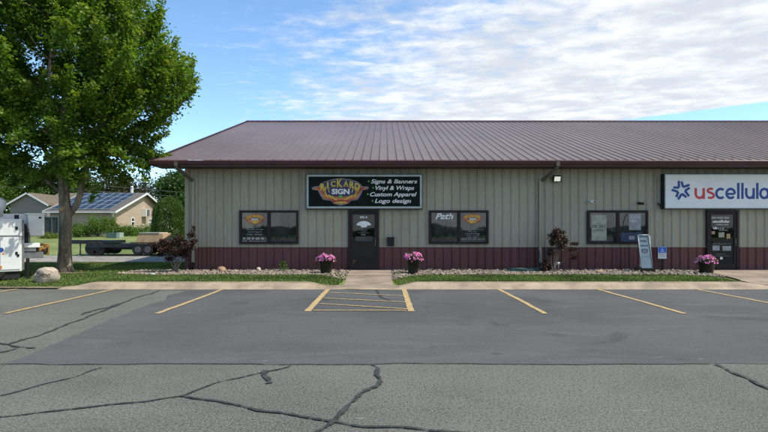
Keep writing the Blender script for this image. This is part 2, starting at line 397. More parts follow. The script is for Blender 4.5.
# kerb and gutter
def kerb():
    xs = [-8.75+.12*i for i in range(0, 330)]
    V = []; 
    for x in xs:
        h = kh(x); e = .05*max(0, (-8.3-x))
        for (y, z) in ((14.93, .004), (15.0, .016), (15.06, .02+h*.25), (15.12, .01+h*.80), (15.18, .006+h), (15.8, h+.004), (15.81, -.05)):
            V.append((x, y+e, z+.002*noise.noise(Vector((x*3, y*9, 0)))))
    n = 7; Fa = [(i*n+j, (i+1)*n+j, (i+1)*n+j+1, i*n+j+1) for i in range(len(xs)-1) for j in range(n-1)]
    structure(link('kerb', npmesh('kerb', np.array(V), np.array(Fa), m_conc)))
    mb = MB()
    for k in range(-2, 12):
        x = k*3.05-1.8
        if x > 29: break
        mb.box(x-.006, x+.006, 15.19, 15.79, kh(x)+.006, kh(x)+.0075)
    structure(mb.build('kerb_joint', m_dirt))
kerb()
def walk(name, L, R):
    n = 22; V = []; 
    for j in range(n+1):
        t = j/n; y = 15.2+(20.19-15.2)*t
        xl = L[0]+(L[1]-L[0])*t; xr = R[0]+(R[1]-R[0])*t
        if t < .14: xl -= .25*(.14-t)/.14; xr += .2*(.14-t)/.14
        for i in range(9):
            x = xl+(xr-xl)*i/8; V.append((x, y, max(gz(x, y), kh(x)-.012 if y < 15.9 else 0)+.022))
    for x, y, z in [v for v in V if v[1] == 15.2]: pass
    Fa = [(j*9+i, j*9+i+1, (j+1)*9+i+1, (j+1)*9+i) for j in range(n) for i in range(8)]
    structure(link(name, npmesh(name, np.array(V), np.array(Fa), m_walk)))
walk('walkway', (-1.12, -1.19), (.24, .26)); walk('walkway', (10.25, 11.05), (17, 17))
structure(MB().box(-1.14, .24, 17.6, 17.612, .155, .1635).build('walkway_joint', m_dirt))
# the stony bed along the wall, the drive behind, the worn strip where lawn meets asphalt
def bedtop(x):                    # front edge of the bed
    if x < -7: return 17.75+.25*max(0, (-7-x))
    b = 17.85+.07*math.sin(x*2.2)+.06*noise.noise(Vector((x*1.7, 1, 1)))
    if -2.4 < x < -1.1: b -= .9*min(1, (x+2.4)/1.1)**1.5
    if .2 < x < 1.6: b -= 1.1*min(1, (1.6-x)/1.3)**1.4
    if 8.8 < x < 11.2: b -= .8*(x-8.8)/2.4
    return b
BEDS = [(-8.7, -1.16), (.25, 11.0)]
def bedright(y): return 11.05-(20.19-y)/4.99*.8
def beds():
    for a, b in BEDS:
        mb = MB(); n = int((b-a)/.15)
        for i in range(n):
            x0 = a+(b-a)*i/n; x1 = a+(b-a)*(i+1)/n
            mb.sheet([(x0, bedtop(x0), max(gz(x0, bedtop(x0))+.006, .1)), (x1, bedtop(x1), max(gz(x1, bedtop(x1))+.006, .1)), (x1, 20.19, .15), (x0, 20.19, .15)])
        structure(mb.build('gravel_bed', m_mulch))
beds()
structure(MB().sheet([(-90, 24.6, .152), (-30, 24.9, .152), (-7.3, 25.1, .152), (-7.3, 30.9, .152), (-30, 31.3, .152), (-90, 31.3, .152)]).build('gravel_drive', m_gravel_road))
ribbon([(-30, 15.2), (-20, 15.18), (-14, 15.22), (-11, 15.2), (-8.7, 15.17)], .35, .035, 'dirt_strip', m_dirt, .3)

structure(MB().sheet([(-10.55+.62*math.cos(a)*(1+.15*math.sin(3*a)), 18.75+.42*math.sin(a)*(1+.2*math.cos(2*a)), .158) for a in [k*.3142 for k in range(20)]]).build('bare_soil', m_dirt))
# river stones
def stones():
    ico = bmesh.new(); bmesh.ops.create_icosphere(ico, subdivisions=1, radius=1)
    iv = np.array([v.co[:] for v in ico.verts]); ifa = np.array([[v.index for v in f.verts] for f in ico.faces]); ico.free()
    Vs, Fs, Ts = [], [], []; k = 0
    for a, b in BEDS:
        for _ in range(int((b-a)*290)):
            x = random.uniform(a, b); y = 20.15-(20.15-bedtop(x))*random.random()**.8
            if x > 9.5 and x > bedright(y): continue
            r = random.uniform(.018, .04)*(1.6 if random.random() < .15 else 1)
            sc = np.array([r*random.uniform(1, 1.6), r*random.uniform(.8, 1.2), r*random.uniform(.5, .85)])
            th = random.uniform(0, 6.28); c, s_ = math.cos(th), math.sin(th)
            v = iv*(1+RNG.normal(0, .07, (len(iv), 1)))*sc; v = np.stack([v[:, 0]*c-v[:, 1]*s_, v[:, 0]*s_+v[:, 1]*c, v[:, 2]], 1)
            Vs.append(v+np.array([x, y, gz(x, y)+.016+sc[2]*.4])); Fs.append(ifa+k*len(iv)); k += 1
            g = random.random(); w = random.random()
            Ts.append(np.tile([g, w, 0, 1], (len(iv), 1)))
    M = bpy.data.materials.new('river_stone'); M.use_nodes = True; t = NT(M.node_tree); b = t.n['Principled BSDF']
    a = t.new('ShaderNodeAttribute'); a.attribute_name = 'tint'; sp = t.new('ShaderNodeSeparateColor'); t.l.new(a.outputs['Color'], sp.inputs[0])
    t.put(b.inputs['Base Color'], t.mix(sp.outputs[1], t.mix(sp.outputs[0], (.12, .095, .07), (.40, .33, .245)), t.mix(sp.outputs[0], (.17, .145, .12), (.36, .28, .21)))); b.inputs['Roughness'].default_value = .9
    link('river_gravel', npmesh('river_gravel', np.concatenate(Vs), np.concatenate(Fs), M, np.concatenate(Ts), True), kind='stuff', label='tan and grey river stones filling the bed along the wall', cat='gravel')
stones()
# short grass
def grass():
    pts = []
    def try_add(n, x0, x1, y0, y1, ok):
        x = RNG.uniform(x0, x1, n); y = RNG.uniform(y0, y1, n)
        for a, b in zip(x, y):
            if ok(a, b): pts.append((a, b))
    nb = lambda x: 1 if -8.7 < x < -1.16 or .25 < x < 11 else 0
    def ok1(x, y):
        if -1.22-.2*(16.4-min(y, 16.4)) < x < .28+.2*(16.4-min(y, 16.4)): return False
        if x > 10.1: return False
        return y < bedtop(x)+.04
    try_add(60000, -8.7, 10.3, 15.8, 18.2, ok1)
    try_add(56000, -16.5, -8.6, 15.35, 24.6, lambda x, y: ((x+10.55)/.6)**2+((y-18.75)/.4)**2 > random.random()*1.4)
    try_add(9000, -8.7, -7.2, 20.2, 24.9, lambda x, y: True)
    P = np.array(pts); n = len(P); z = np.array([gz(a, b) for a, b in pts])
    th = RNG.uniform(0, 6.283, n); h = RNG.uniform(.02, .055, n); w = RNG.uniform(.006, .014, n)*1.5
    d = np.stack([np.cos(th), np.sin(th)], 1); lean = RNG.normal(0, .02, (n, 2))
    V = np.zeros((n, 3, 3)); V[:, 0, :2] = P-d*w[:, None]; V[:, 1, :2] = P+d*w[:, None]; V[:, 2, :2] = P+lean
    V[:, 0, 2] = V[:, 1, 2] = z-.005; V[:, 2, 2] = z+h
    nz = np.array([noise.noise(Vector((a*.8, b*.8, 0))) for a, b in pts])
    T = np.zeros((n, 3, 4)); T[:, :, 0] = np.clip(RNG.uniform(0, 1, n)*.7+.25+nz*.8, 0, 1)[:, None]; T[:, :, 1] = (RNG.random(n) < .10+.12*np.clip(nz, 0, 1))[:, None]*.8; T[:, :, 3] = 1
    M = leaf_mat('grass_blade', (.03, .065, .012), (.105, .19, .035), (.35, .30, .12), .25)
    link('grass', npmesh('grass', V.reshape(-1, 3), np.arange(3*n).reshape(n, 3), M, T.reshape(-1, 4)), kind='stuff', label='short green lawn grass between kerb and stones', cat='grass')
grass()

# ================================================================== BUILDING
BX0, BX1, WY, BY1 = -7.14, 24.0, 20.2, 45.4
bld = empty('commercial_building', (BX0, WY, .14), 'long low steel clad building, taupe above maroon, under a ribbed mauve roof', 'building')
def siding(x0, x1, z0, z1, y, name, m, axis='x', sign=-1, pitch=.305, off=0):
    """ribbed steel sheet; ribs stand out from the plane"""
    prof = []; n0 = math.floor((x0-off)/pitch)-1
    for k in range(n0, int((x1-off)/pitch)+2):
        b = off+k*pitch
        for dx, d in ((0, 0), (.003, -.011), (.014, -.011), (.018, .010), (.030, .017), (.052, .017), (.064, 0), (.160, 0), (.166, .0025), (.182, .0025), (.188, 0)):
            x = b+dx
            if x0 < x < x1: prof.append((x, d))
    prof = [(x0, 0)]+prof+[(x1, 0)]
    V = []; Fa = []
    for i, (x, d) in enumerate(prof):
        for z in (z0, z1): V.append((x, y+sign*d, z) if axis == 'x' else (y+sign*d, x, z))
        if i: Fa.append((2*i-2, 2*i, 2*i+1, 2*i-1))
    return link(name, npmesh(name, np.array(V), np.array(Fa), m), bld)
ZW = .965
siding(BX0+.1, BX1, ZW+.02, 3.80, WY, 'wall', m_wall)
siding(BX0+.1, BX1, .14, ZW, WY, 'wainscot', m_wains)
MB().box(BX0+.1, BX1, WY-.03, WY+.01, ZW, ZW+.028).build('wainscot_trim', m_wall, bld)
# gable ends and back
for X, sg in ((BX0, -1), (BX1, 1)):
    siding(WY+.1, BY1-.1, ZW+.02, 3.80, X, 'wall', m_wall, 'y', sg)
    siding(WY+.1, BY1-.1, .14, ZW, X, 'wainscot', m_wains, 'y', sg)
    MB().plate([(0, 0)], 0, 0) if False else None
    mb = MB(); a = [mb.b.verts.new(p) for p in ((X, WY+.1, 3.8), (X, BY1-.1, 3.8), (X, (WY+BY1)/2, 7.45))]; mb.b.faces.new(a)
    mb.build('gable_panel', m_wall, bld)
siding(BX0+.1, BX1, .14, 3.8, BY1, 'wall', m_wall, 'x', 1)
for (x, y) in ((BX0, WY), (BX0, BY1), (BX1, WY), (BX1, BY1)):
    MB().box(x-.035, x+.10, y-.035 if y == WY else y-.1, y+.1 if y == WY else y+.035, ZW+.014, 3.80).build('corner_trim', m_wall, bld)
    MB().box(x-.035, x+.10, y-.035 if y == WY else y-.1, y+.1 if y == WY else y+.035, .13, ZW+.012).build('corner_trim', m_wains, bld)
# roof
EY, EZ, RY, RZ = 19.28, 3.99, 32.8, 7.92; EX0, EX1 = -8.06, 25.0
def roof():
    pitch = .305; V = []; Fa = []; prof = [(EX0, .0)]
    k = 1
    while EX0+k*pitch < EX1:
        b = EX0+k*pitch-.03
        prof += [(b-.012, 0), (b-.009, -.010), (b-.002, -.010), (b, .020), (b+.013, .022), (b+.018, 0)]; k += 1
    prof += [(EX1, 0)]
    back = 2*RY-EY
    for i, (x, d) in enumerate(prof):
        V += [(x, EY, EZ+d), (x, RY, RZ+d), (x, back, EZ+d)]
        if i: a = 3*i; Fa += [(a-3, a, a+1, a-2), (a-2, a+1, a+2, a-1)]
    rf = link('roof', npmesh('roof', np.array(V), np.array(Fa), m_roof), bld)
    mb = MB()
    s = (RZ-EZ)/(RY-EY)
    for sg in (-1, 1):
        n = 1
        v = [(EX0, RY+sg*.0, RZ+.075), (EX1, RY, RZ+.075), (EX1, RY+sg*.22, RZ+.04-.22*s), (EX0, RY+sg*.22, RZ+.04-.22*s)]
        mb.sheet(v)
    cap = mb.build('ridge_cap', m_maroon, rf)
    # rake trims (barge boards) and fascia
    for x in (EX0, EX1):
        mb = MB()
        for sg in (-1, 1):
            y0 = RY+sg*(RY-EY)
            mb.b.faces.new([mb.b.verts.new(p) for p in ((x, RY, RZ+.045), (x, y0, EZ+.045), (x, y0, EZ-.20), (x, RY, RZ-.20))])
            mb.b.faces.new([mb.b.verts.new(p) for p in ((x, RY, RZ+.045), (x, y0, EZ+.045), (x+(.09 if x < 0 else -.09), y0, EZ+.045), (x+(.09 if x < 0 else -.09), RY, RZ+.045))])
            xi = x+(.9 if x < 0 else -.9)   # soffit under the rake
            mb.b.faces.new([mb.b.verts.new(p) for p in ((x, RY, RZ-.2), (x, y0, EZ-.2), (xi, y0, EZ-.2), (xi, RY, RZ-.2))])
        mb.build('barge_board', m_maroon, rf)
    for i in range(12):      # snow guards on the right part of the slope
        x = 9.9+i*.61; y = EY+.55; z = EZ+.55*s
        g = MB().box(x-.03, x+.03, y-.05, y+.05, z+.002, z+.012).box(x-.03, x+.03, y-.006, y+.006, z+.012, z+.07).build('snow_guard', mat('guard_tan', (.36, .30, .16), .5), rf)
roof()
MB().box(EX0+.06, EX1-.06, EY+.045, WY-.001, 3.787, 3.80).build('soffit', m_soffit, bld)
MB().box(EX0+.06, EX1-.06, EY+.02, EY+.045, 3.78, EZ-.012).build('fascia', m_maroon, bld)
# gutter with a rolled lip
mb = MB(); gp = [(0, -.005), (-.10, -.005), (-.125, -.03), (-.115, -.055), (-.10, -.06), (-.085, -.12), (-.045, -.155), (0, -.155)]
pv = [[mb.b.verts.new((x, EY+.019+dy, EZ-.012+dz)) for dy, dz in gp] for x in (EX0+.02, EX1-.02)]
for k in range(len(gp)-1): mb.b.faces.new((pv[0][k], pv[0][k+1], pv[1][k+1], pv[1][k]))
for r in pv: mb.b.faces.new(r)
mb.build('gutter', m_maroon, bld)
def downspout(px, m_up, head=True):
    x = wx(px, 20.1)
    r = .045
    def sq(mb, pts, w=.045):
        for i in range(len(pts)-1):
            a, b = Vector(pts[i]), Vector(pts[i+1]); d = b-a
            q = d.to_track_quat('Z', 'X').to_matrix(); c = (a+b)/2; L = d.length+.02
            mb.box(c.x-w, c.x+w, c.y-w*.8, c.y+w*.8, c.z-L/2, c.z+L/2, rot=q)
        return mb
    xo = x+(.35 if head else -.28)
    sq(MB(), [(xo, EY-.04, 3.84), (xo, EY+.0, 3.72), (x+(.05 if head else -.02), WY-.10, 3.36)]).box(xo-.06, xo+.06, EY-.1, EY+.0, 3.78, 3.98).build('gutter_outlet', mat('elbow_taupe', (.13, .115, .09), .5), bld)
    ds = MB().box(x-r, x+r, WY-.115, WY-.035, .40, 3.37, bev=.006).box(x-.055, x+.055, WY-.12, WY-.03, 2.6, 2.63).box(x-.055, x+.055, WY-.12, WY-.03, 1.3, 1.33).build('downspout', m_wall, bld)
    sq(MB(), [(x, WY-.075, .41), (x, WY-.16, .24), (x, WY-.34, .20)]).build('downspout_shoe', m_pot, bld)
downspout(193, m_bronze, False); downspout(540.5, m_bronze)
# windows
def frame_box(mb, x0, x1, z0, z1, t, y0, y1):
    mb.box(x0, x1, y0, y1, z1-t, z1); mb.box(x0, x1, y0, y1, z0, z0+t)
    mb.box(x0, x0+t, y0, y1, z0+t, z1-t); mb.box(x1-t, x1, y0, y1, z0+t, z1-t)
def window(px0, px1, py0, py1):
    x0, x1, z1, z0 = wx(px0), wx(px1), wz(py0), wz(py1)
    mb = MB(); frame_box(mb, x0, x1, z0, z1, .065, WY-.085, WY+.01)
    xm = (x0+x1)/2; mb.box(xm-.04, xm+.04, WY-.075, WY+.01, z0+.065, z1-.065)
    frame_box(mb, x0+.067, xm-.042, z0+.067, z1-.067, .022, WY-.06, WY+.005)
    frame_box(mb, xm+.042, x1-.067, z0+.067, z1-.067, .022, WY-.06, WY+.005)
    wn = mb.build('window', m_bronze, bld)
    for a, b in ((x0+.08, xm-.05), (xm+.05, x1-.08)):
        MB().box(a, b, WY-.045, WY-.028, z0+.08, z1-.08).build('pane', m_glass, wn)
    return wn, (x0, xm, x1, z0, z1)
EMB = [(75, 140), (110, 128), (150, 125), (175, 100), (200, 85), (290, 57), (390, 45), (500, 60), (560, 78), (600, 102), (620, 128), (690, 130), (685, 155), (625, 165), (610, 205), (570, 262), (500, 270), (470, 300), (390, 320), (310, 300), (280, 270), (200, 262), (160, 205), (145, 168), (85, 162)]
def emblem(par, cx, cz, w, y, full=True):
    """winged shield logo: grey outline, orange and gold flourishes, dark centre, two words"""
    s = w/615; X = lambda u: cx+(u-385)*s; Z = lambda v: cz-(v-180)*s*1.08
    mats = [m_pgrey, m_orange, m_navy, m_gold, m_dkred, m_vinyl, m_green]
    mb = MB()
    mb.plate([(X(u), Z(v)) for u, v in EMB], y-.003, y, 0 if full else 4)
    mb.plate([(X(385+(u-385)*.90), Z(180+(v-180)*.90)) for u, v in EMB], y-.006, y-.0031, 1)
    def oval(a, b, cu, cv, yy, mi, n=28): mb.plate([(X(cu+a*math.cos(2*math.pi*k/n)), Z(cv+b*math.sin(2*math.pi*k/n))) for k in range(n)], yy-.0025, yy, mi)
    if full:
        oval(175, 52, 388, 180, y-.0062, 2); oval(150, 40, 388, 178, y-.009, 2)
        for sg in (-1, 1):     # gold and red flourishes
            for (a, b, c, w_, mi) in (((228, 130), (200, 190), (250, 235), 9, 3), ((165, 140), (190, 195), (225, 215), 7, 4), ((180, 120), (215, 160), (215, 200), 6, 3), ((255, 215), (300, 235), (350, 265), 8, 3), ((240, 250), (300, 262), (330, 275), 6, 4), ((270, 190), (250, 165), (262, 150), 5, 3), ((130, 140), (160, 150), (175, 165), 6, 4)):
                P = []
                for k in range(9):
                    t = k/8; P.append(((1-t)**2*a[0]+2*t*(1-t)*b[0]+t*t*c[0], (1-t)**2*a[1]+2*t*(1-t)*b[1]+t*t*c[1]))
                up = []; dn = []
                for k, p in enumerate(P):
                    q = P[min(k+1, 8)]; r = P[max(k-1, 0)]; dx, dy = q[0]-r[0], q[1]-r[1]; L = math.hypot(dx, dy); ww = w_*(1-.7*abs(k/8-.45))
                    up.append((p[0]-dy/L*ww, p[1]+dx/L*ww)); dn.append((p[0]+dy/L*ww, p[1]-dx/L*ww))
                pts = [(u if sg < 0 else 776-u, v) for u, v in up+dn[::-1]]
                mb.plate([(X(u), Z(v)) for u, v in pts], y-.0125, y-.0095, mi)
        oval(95, 22, 390, 282, y-.0062, 4); oval(70, 10, 390, 290, y-.009, 3); oval(22, 13, 388, 230, y-.0095, 6)
        mb.plate([(X(u), Z(v)) for u, v in ((180, 95), (290, 68), (390, 56), (500, 70), (585, 100), (560, 150), (500, 132), (390, 122), (285, 134), (215, 152))], y-.009, y-.0062, 2)
    else:
        oval(130, 34, 388, 172, y-.0062, 2); oval(230, 44, 388, 108, y-.0062, 1)
        oval(150, 16, 388, 235, y-.0062, 3); oval(90, 16, 388, 270, y-.0062, 3)
    e = mb.build('emblem', mats, par)
    # words: first one arched
    mb = MB(); word = 'RICKARD'; us = [196, 250, 308, 378, 446, 510, 566]
    for ch, u in zip(word, us):
        v = 112-38*(1-((u-385)/190)**2)+14; hh = 58 if ch not in 'RD' else 70; ww = 54 if ch != 'I' else 18
        if ch == 'K': hh = 84; ww = 62
        put_text(mb, ch, X(u-ww/2), X(u+ww/2), Z(v+hh/2+8), Z(v-hh/2+8), y-.013, 0, bold=.035)
    mb.build('lettering', m_gold, par)
    mb = MB(); put_text(mb, 'SIGN', X(292), X(484), Z(207), Z(152), y-.013, 0, bold=.04); mb.build('lettering', m_vinyl, par)
    return e
def scribble(mb, x0, x1, z, h, y, mi=0, seed=1):
    """a line of lettering too small to read: runs of letter-sized strokes with word gaps"""
    r = random.Random(seed); x = x0
    while x < x1-h*.4:
        n = r.randint(2, 6)
        for _ in range(n):
            if x > x1-h*.3: break
            w = h*r.uniform(.25, .55)
            if r.random() < .5: mb.box(x, x+w*.35, y-.002, y, z, z+h); mb.box(x+w*.36, x+w, y-.002, y, z+h*.35, z+h*.55)
            else: mb.box(x, x+w, y-.002, y, z, z+h*.25); mb.box(x, x+w*.9, y-.002, y, z+h*.6, z+h*.85)
            x += w+h*.14
        x += h*.45
yw = WY-.047
# window beside the flood of emblems: left
w1, (x0, xm, x1, z0, z1) = window(239.5, 298.5, 210.3, 244); w1['label'] = 'two pane window with shop emblem on its left pane, left of the long dark sign'
emblem(w1, (x0+.08+xm-.05)/2, wz(219.3), .80, yw, False)
mb = MB(); cx = (x0+xm)/2+.015
for i, (s, w, py, h) in enumerate([('Signs & Banners', .42, 227.2, .055), ('Vinyl & Wraps', .62, 229.6, .05), ('Custom Apparel', .5, 232, .05), ('Logo design', .56, 234.4, .05)]):
    put_text(mb, s, cx-w/2, cx+w/2, wz(py)-h/2, wz(py)+h/2, yw-.002, bold=.02)
mb.build('lettering', m_vinyl_dim, w1)
mb = MB(); scribble(mb, cx-.42, cx+.42, wz(239.4), .075, yw-.002, seed=4); scribble(mb, cx-.2, cx+.4, wz(241.6), .03, yw-.002, seed=5); mb.build('lettering', m_vinyl, w1)
MB().box(cx-.44, cx-.28, yw-.004, yw-.0005, wz(242.6), wz(240.6)).build('sticker', m_vinyl_dim, w1)
# Path window
w2, (x0, xm, x1, z0, z1) = window(429, 488.5, 210.3, 244); w2['label'] = 'two pane window reading Path, right of the first entrance door'
mb = MB(); put_text(mb, 'Path', wx(435.5), wx(453.3), wz(219.3), wz(213.2), yw-.002, shear=.3, bold=.025); mb.build('lettering', m_vinyl, w2)
mb = MB(); scribble(mb, wx(432), wx(456), wz(221.6), .045, yw-.002, seed=8); mb.build('lettering', m_vinyl_dim, w2)
emblem(w2, wx(472.5), wz(219.0), .78, yw, False)
mb = MB(); cx = wx(472.5)
scribble(mb, wx(461), wx(484), wz(229.8), .03, yw-.002, seed=9)
for i, (s, w, py, h) in enumerate([('Signs & Banners', .30, 231.6, .04), ('Vinyl & Wraps', .52, 233.8, .055), ('Custom Apparel', .48, 235.6, .04), ('Logo design', .34, 237.2, .04)]):
    put_text(mb, s, cx-w/2, cx+w/2, wz(py)-h/2, wz(py)+h/2, yw-.002, bold=.02)
scribble(mb, wx(461), wx(484.5), wz(240.0), .07, yw-.002, seed=10); scribble(mb, wx(460.5), wx(485), wz(242.0), .04, yw-.002, seed=11)
mb.build('lettering', m_vinyl_dim, w2)
# phone shop window
w3, (x0, xm, x1, z0, z1) = window(587.5, 648, 210.3, 244); w3['label'] = 'two pane window with pale posters, behind the sandwich board'
for (a, b, c, d) in ((591.5, 606.5, 215, 240.5), (629, 641, 214, 230)):
    MB().box(wx(a), wx(b), yw-.003, yw-.0005, wz(d), wz(c)).build('poster', m_poster if a < 600 else m_vinyl_dim, w3)
mb = MB(); scribble(mb, wx(592.5), wx(605.5), wz(227.8), .11, yw-.005, seed=21); scribble(mb, wx(593), wx(604), wz(230.5), .04, yw-.005, seed=22); mb.build('lettering', m_blind, w3)
mb = MB(); scribble(mb, wx(630), wx(640), wz(218), .05, yw-.005, seed=23); scribble(mb, wx(630), wx(638), wz(222), .05, yw-.005, seed=24); mb.build('lettering', m_white, w3)
MB().box(wx(621), wx(643), yw-.003, yw-.0005, wz(242.5), wz(232.5)).build('poster', mat('poster_navy', (.02, .045, .10), .6), w3)
MB().box(wx(629), wx(634.5), yw-.006, yw-.0035, wz(239.5), wz(236)).build('sticker', m_vinyl_dim, w3)
MB().tube([(wx(622.5), yw-.004, wz(231)), (wx(623.5), yw-.004, wz(222)), (wx(625.5), yw-.004, wz(216)), (wx(627.5), yw-.004, wz(214))], .012, 6).build('cord', m_black, w3)
# doors
def door(px0, px1, side):
    x0, x1, z1, z0 = wx(px0), wx(px1), wz(210.2), .165
    mb = MB(); mb.box(x0, x1, WY-.10, WY+.01, z1-.07, z1); mb.box(x0, x0+.07, WY-.10, WY+.01, z0, z1-.07); mb.box(x1-.07, x1, WY-.10, WY+.01, z0, z1-.07)
    mb.box(x0, x1, WY-.14, WY+.01, z0-.015, z0+.012)
    frame_box(mb, x0+.075, x1-.075, z0+.02, z1-.075, .085, WY-.075, WY-.01)
    mb.box(x0+.16, x1-.16, WY-.073, WY-.012, z0+.105, z0+.20)
    d = mb.build('door', m_bronze, bld)
    MB().box(x0+.155, x1-.155, WY-.05, WY-.03, z0+.19, z1-.155).build('pane', m_doorglass, d)
    hx = x1-.125 if side > 0 else x0+.125
    MB().tube([(hx, WY-.075, 1.0), (hx, WY-.13, 1.02), (hx, WY-.13, 1.28), (hx, WY-.075, 1.30)], .012, 8).build('handle', m_steel, d)
    MB().box(x0+.2, x1-.2, WY-.105, WY-.074, 1.12, 1.17).build('push_bar', m_bronze, d)
    return d
yd = WY-.052
d1 = door(348.3, 379, 1); d1['label'] = 'dark framed glass door under the long black sign'
cx = wx(363.8)
mb = MB()
put_text(mb, '502 A', cx-.14, cx+.13, wz(218.3), wz(216.1), yd-.002, bold=.03)
fan = [(-.27, -.03), (-.22, .05), (-.12, .10), (0, .12), (.12, .10), (.22, .05), (.27, -.03), (.12, -.05), (.09, -.11), (-.09, -.11), (-.12, -.05)]
mb.plate([(cx+a, wz(224.3)+b) for a, b in fan], yd-.003, yd-.0005)
mb.build('lettering', m_vinyl, d1)
mb = MB()
for k, (w, py, h) in enumerate([(.34, 229.4, .035), (.2, 231.4, .06), (.4, 233.2, .03), (.2, 235.3, .05)]): scribble(mb, cx-w/2, cx+w/2, wz(py), h, yd-.002, seed=30+k)
mb.build('lettering', m_vinyl_dim, d1)
MB().box(wx(355.5), wx(372.5), yd+.0005, yd+.0018, wz(241.2), wz(236.5)).build('sticker', m_blind, d1)
d2 = door(706.5, 738, 1); d2['label'] = 'glass door crowded with white stickers under the white sign'
cx = wx(721.5); mb = MB()
scribble(mb, wx(711), wx(730), wz(218.6), .07, yd-.002, seed=40)
put_text(mb, 'uscellular', wx(712.5), wx(730), wz(222.7), wz(220), yd-.002, bold=.03)
scribble(mb, wx(716), wx(728), wz(225.2), .045, yd-.002, seed=42)
put_text(mb, 'us', wx(713), wx(717), wz(229.2), wz(227), yd-.002, bold=.03); scribble(mb, wx(717.5), wx(724), wz(229.2), .055, yd-.002, seed=43); scribble(mb, wx(719), wx(728), wz(230.6), .03, yd-.002, seed=44)
mb.build('lettering', m_vinyl, d2)
for (a, b, c, e, m) in ((711.5, 714.8, 231.2, 234.2, m_rock2), (718.5, 724.3, 232.3, 237.3, m_poster), (726.5, 730.2, 233.8, 238.6, m_crate), (712.5, 719.5, 245.5, 250.5, m_vinyl_dim), (722.5, 731, 246, 250.8, m_vinyl_dim), (720, 722.6, 257, 259.4, m_vinyl)):
    MB().box(wx(a), wx(b), yd-.003, yd-.0005, wz(e), wz(c), ).build('sticker', m, d2)
mb = MB(); scribble(mb, wx(713), wx(731), wz(244.4), .05, yd-.002, seed=50); scribble(mb, wx(716), wx(726), wz(254.5), .03, yd-.002, seed=51); scribble(mb, wx(713), wx(730), wz(256.4), .025, yd-.002, seed=52); mb.build('lettering', m_vinyl_dim, d2)

# ================================================================== SIGNS AND FITTINGS ON THE WALL
YS = 20.0
def sx(px): return (px-384)*YS/F
def sz(py): return CH+(HZ-py)*YS/F
s1 = empty('wall_sign', (sx(364), YS+.1, sz(191)), 'long black sign in a pale metal frame listing signs and apparel above left door', 'sign')
MB().box(sx(306), sx(422.5), YS-.02, WY-.023, sz(209.3), sz(174), bev=.01).build('cabinet', m_bronze, s1)
mb = MB(); frame_box(mb, sx(306.8), sx(421.8), sz(208.5), sz(174.8), .07, YS-.07, YS-.021); mb.build('frame', m_alu, s1)
MB().box(sx(306.8)+.071, sx(421.8)-.071, YS-.045, YS-.0211, sz(208.5)+.071, sz(174.8)-.071).build('face', m_signface, s1)
emblem(s1, sx(340.5), sz(191.7), 57*YS/F, YS-.046)
mb = MB(); mg = MB()
for s, a, b, py in (('Signs & Banners', 371, 417.2, 181.7), ('Vinyl & Wraps', 375.4, 414.2, 188.2), ('Custom Apparel', 370, 416.6, 194.6), ('Logo design', 374.8, 411, 201.2)):
    d = 1.0 if ('g' in s or 'y' in s or 'p' in s) else 0
    put_text(mb, s, sx(a), sx(b), sz(py+3.1), sz(py-2.3), YS-.048, shear=.25, bold=.02)
    c, z = sx(a-2.2), sz(py-.3); mg.plate([(c-.035, z), (c, z+.04), (c+.035, z), (c, z-.04)], YS-.05, YS-.0455)
mb.build('lettering', m_vinyl, s1); mg.build('bullets', m_green, s1)

s2 = empty('wall_sign', (sx(720), YS+.1, sz(191)), 'large white sign box with blue star and red and blue uscellular lettering', 'sign')
MB().box(sx(663.2), sx(812), YS-.02, WY-.023, sz(209), sz(173.8), bev=.012).build('cabinet', m_black, s2)
MB().box(sx(665.2), sx(811), YS-.035, YS-.0201, sz(208), sz(174.8)).build('face', m_signwhite, s2)
mb = MB(); frame_box(mb, sx(664.2), sx(811.6), sz(208.6), sz(174.2), .03, YS-.05, YS-.0205); mb.build('frame', m_alu, s2)
U = lambda u: sx(655+u/6.8); V_ = lambda v: sz(165+v/6.8)
def stroke(mb, pts, w, y, mi=0):
    """flat stroke of width w along a list of crop-pixel points"""
    P = [Vector((U(a), V_(b))) for a, b in pts]; up = []; dn = []
    for k, p in enumerate(P):
        d = (P[min(k+1, len(P)-1)]-P[max(k-1, 0)]).normalized(); n = Vector((-d.y, d.x))*w/2
        up.append(p+n); dn.append(p-n)
    for k in range(len(P)-1):
        a = [mb.b.verts.new((q.x, y, q.y)) for q in (up[k], up[k+1], dn[k+1], dn[k])]; f = mb.b.faces.new(a); f.material_index = mi
def arc(cx, cy, rx, ry, a0, a1, n=16): return [(cx+rx*math.cos(math.radians(a0+(a1-a0)*k/n)), cy-ry*math.sin(math.radians(a0+(a1-a0)*k/n))) for k in range(n+1)]
yl = YS-.038; sw = 17/6.8*YS/F
mr = MB(); mbl = MB()
def L_u(mb, x0, x1):
    c = (x0+x1)/2; r = (x1-x0)/2-8
    stroke(mb, [(c-r, 157), (c-r, 195)]+arc(c, 196, r, 28, 180, 360)+[(c+r, 196), (c+r, 157)], sw, yl)
    stroke(mb, [(c+r, 190), (c+r, 231)], sw, yl-.0008)
def L_l(mb, x): stroke(mb, [(x, 122), (x, 231)], sw, yl)
L_u(mr, 265, 335)
stroke(mr, arc(374, 175, 20, 13, 40, 270, 14)[:]+arc(374, 208, 22, 16, 90, -140, 14)[1:], sw*.92, yl)
stroke(mbl, arc(442, 194, 29, 31, 48, 312, 20), sw, yl)
stroke(mbl, [(481, 197), (537, 197)], sw*.85, yl-.0008); stroke(mbl, arc(510, 194, 28, 31, -4, 318, 22), sw, yl)
L_l(mbl, 562); L_l(mbl, 590); L_u(mbl, 608, 674); L_l(mbl, 691)
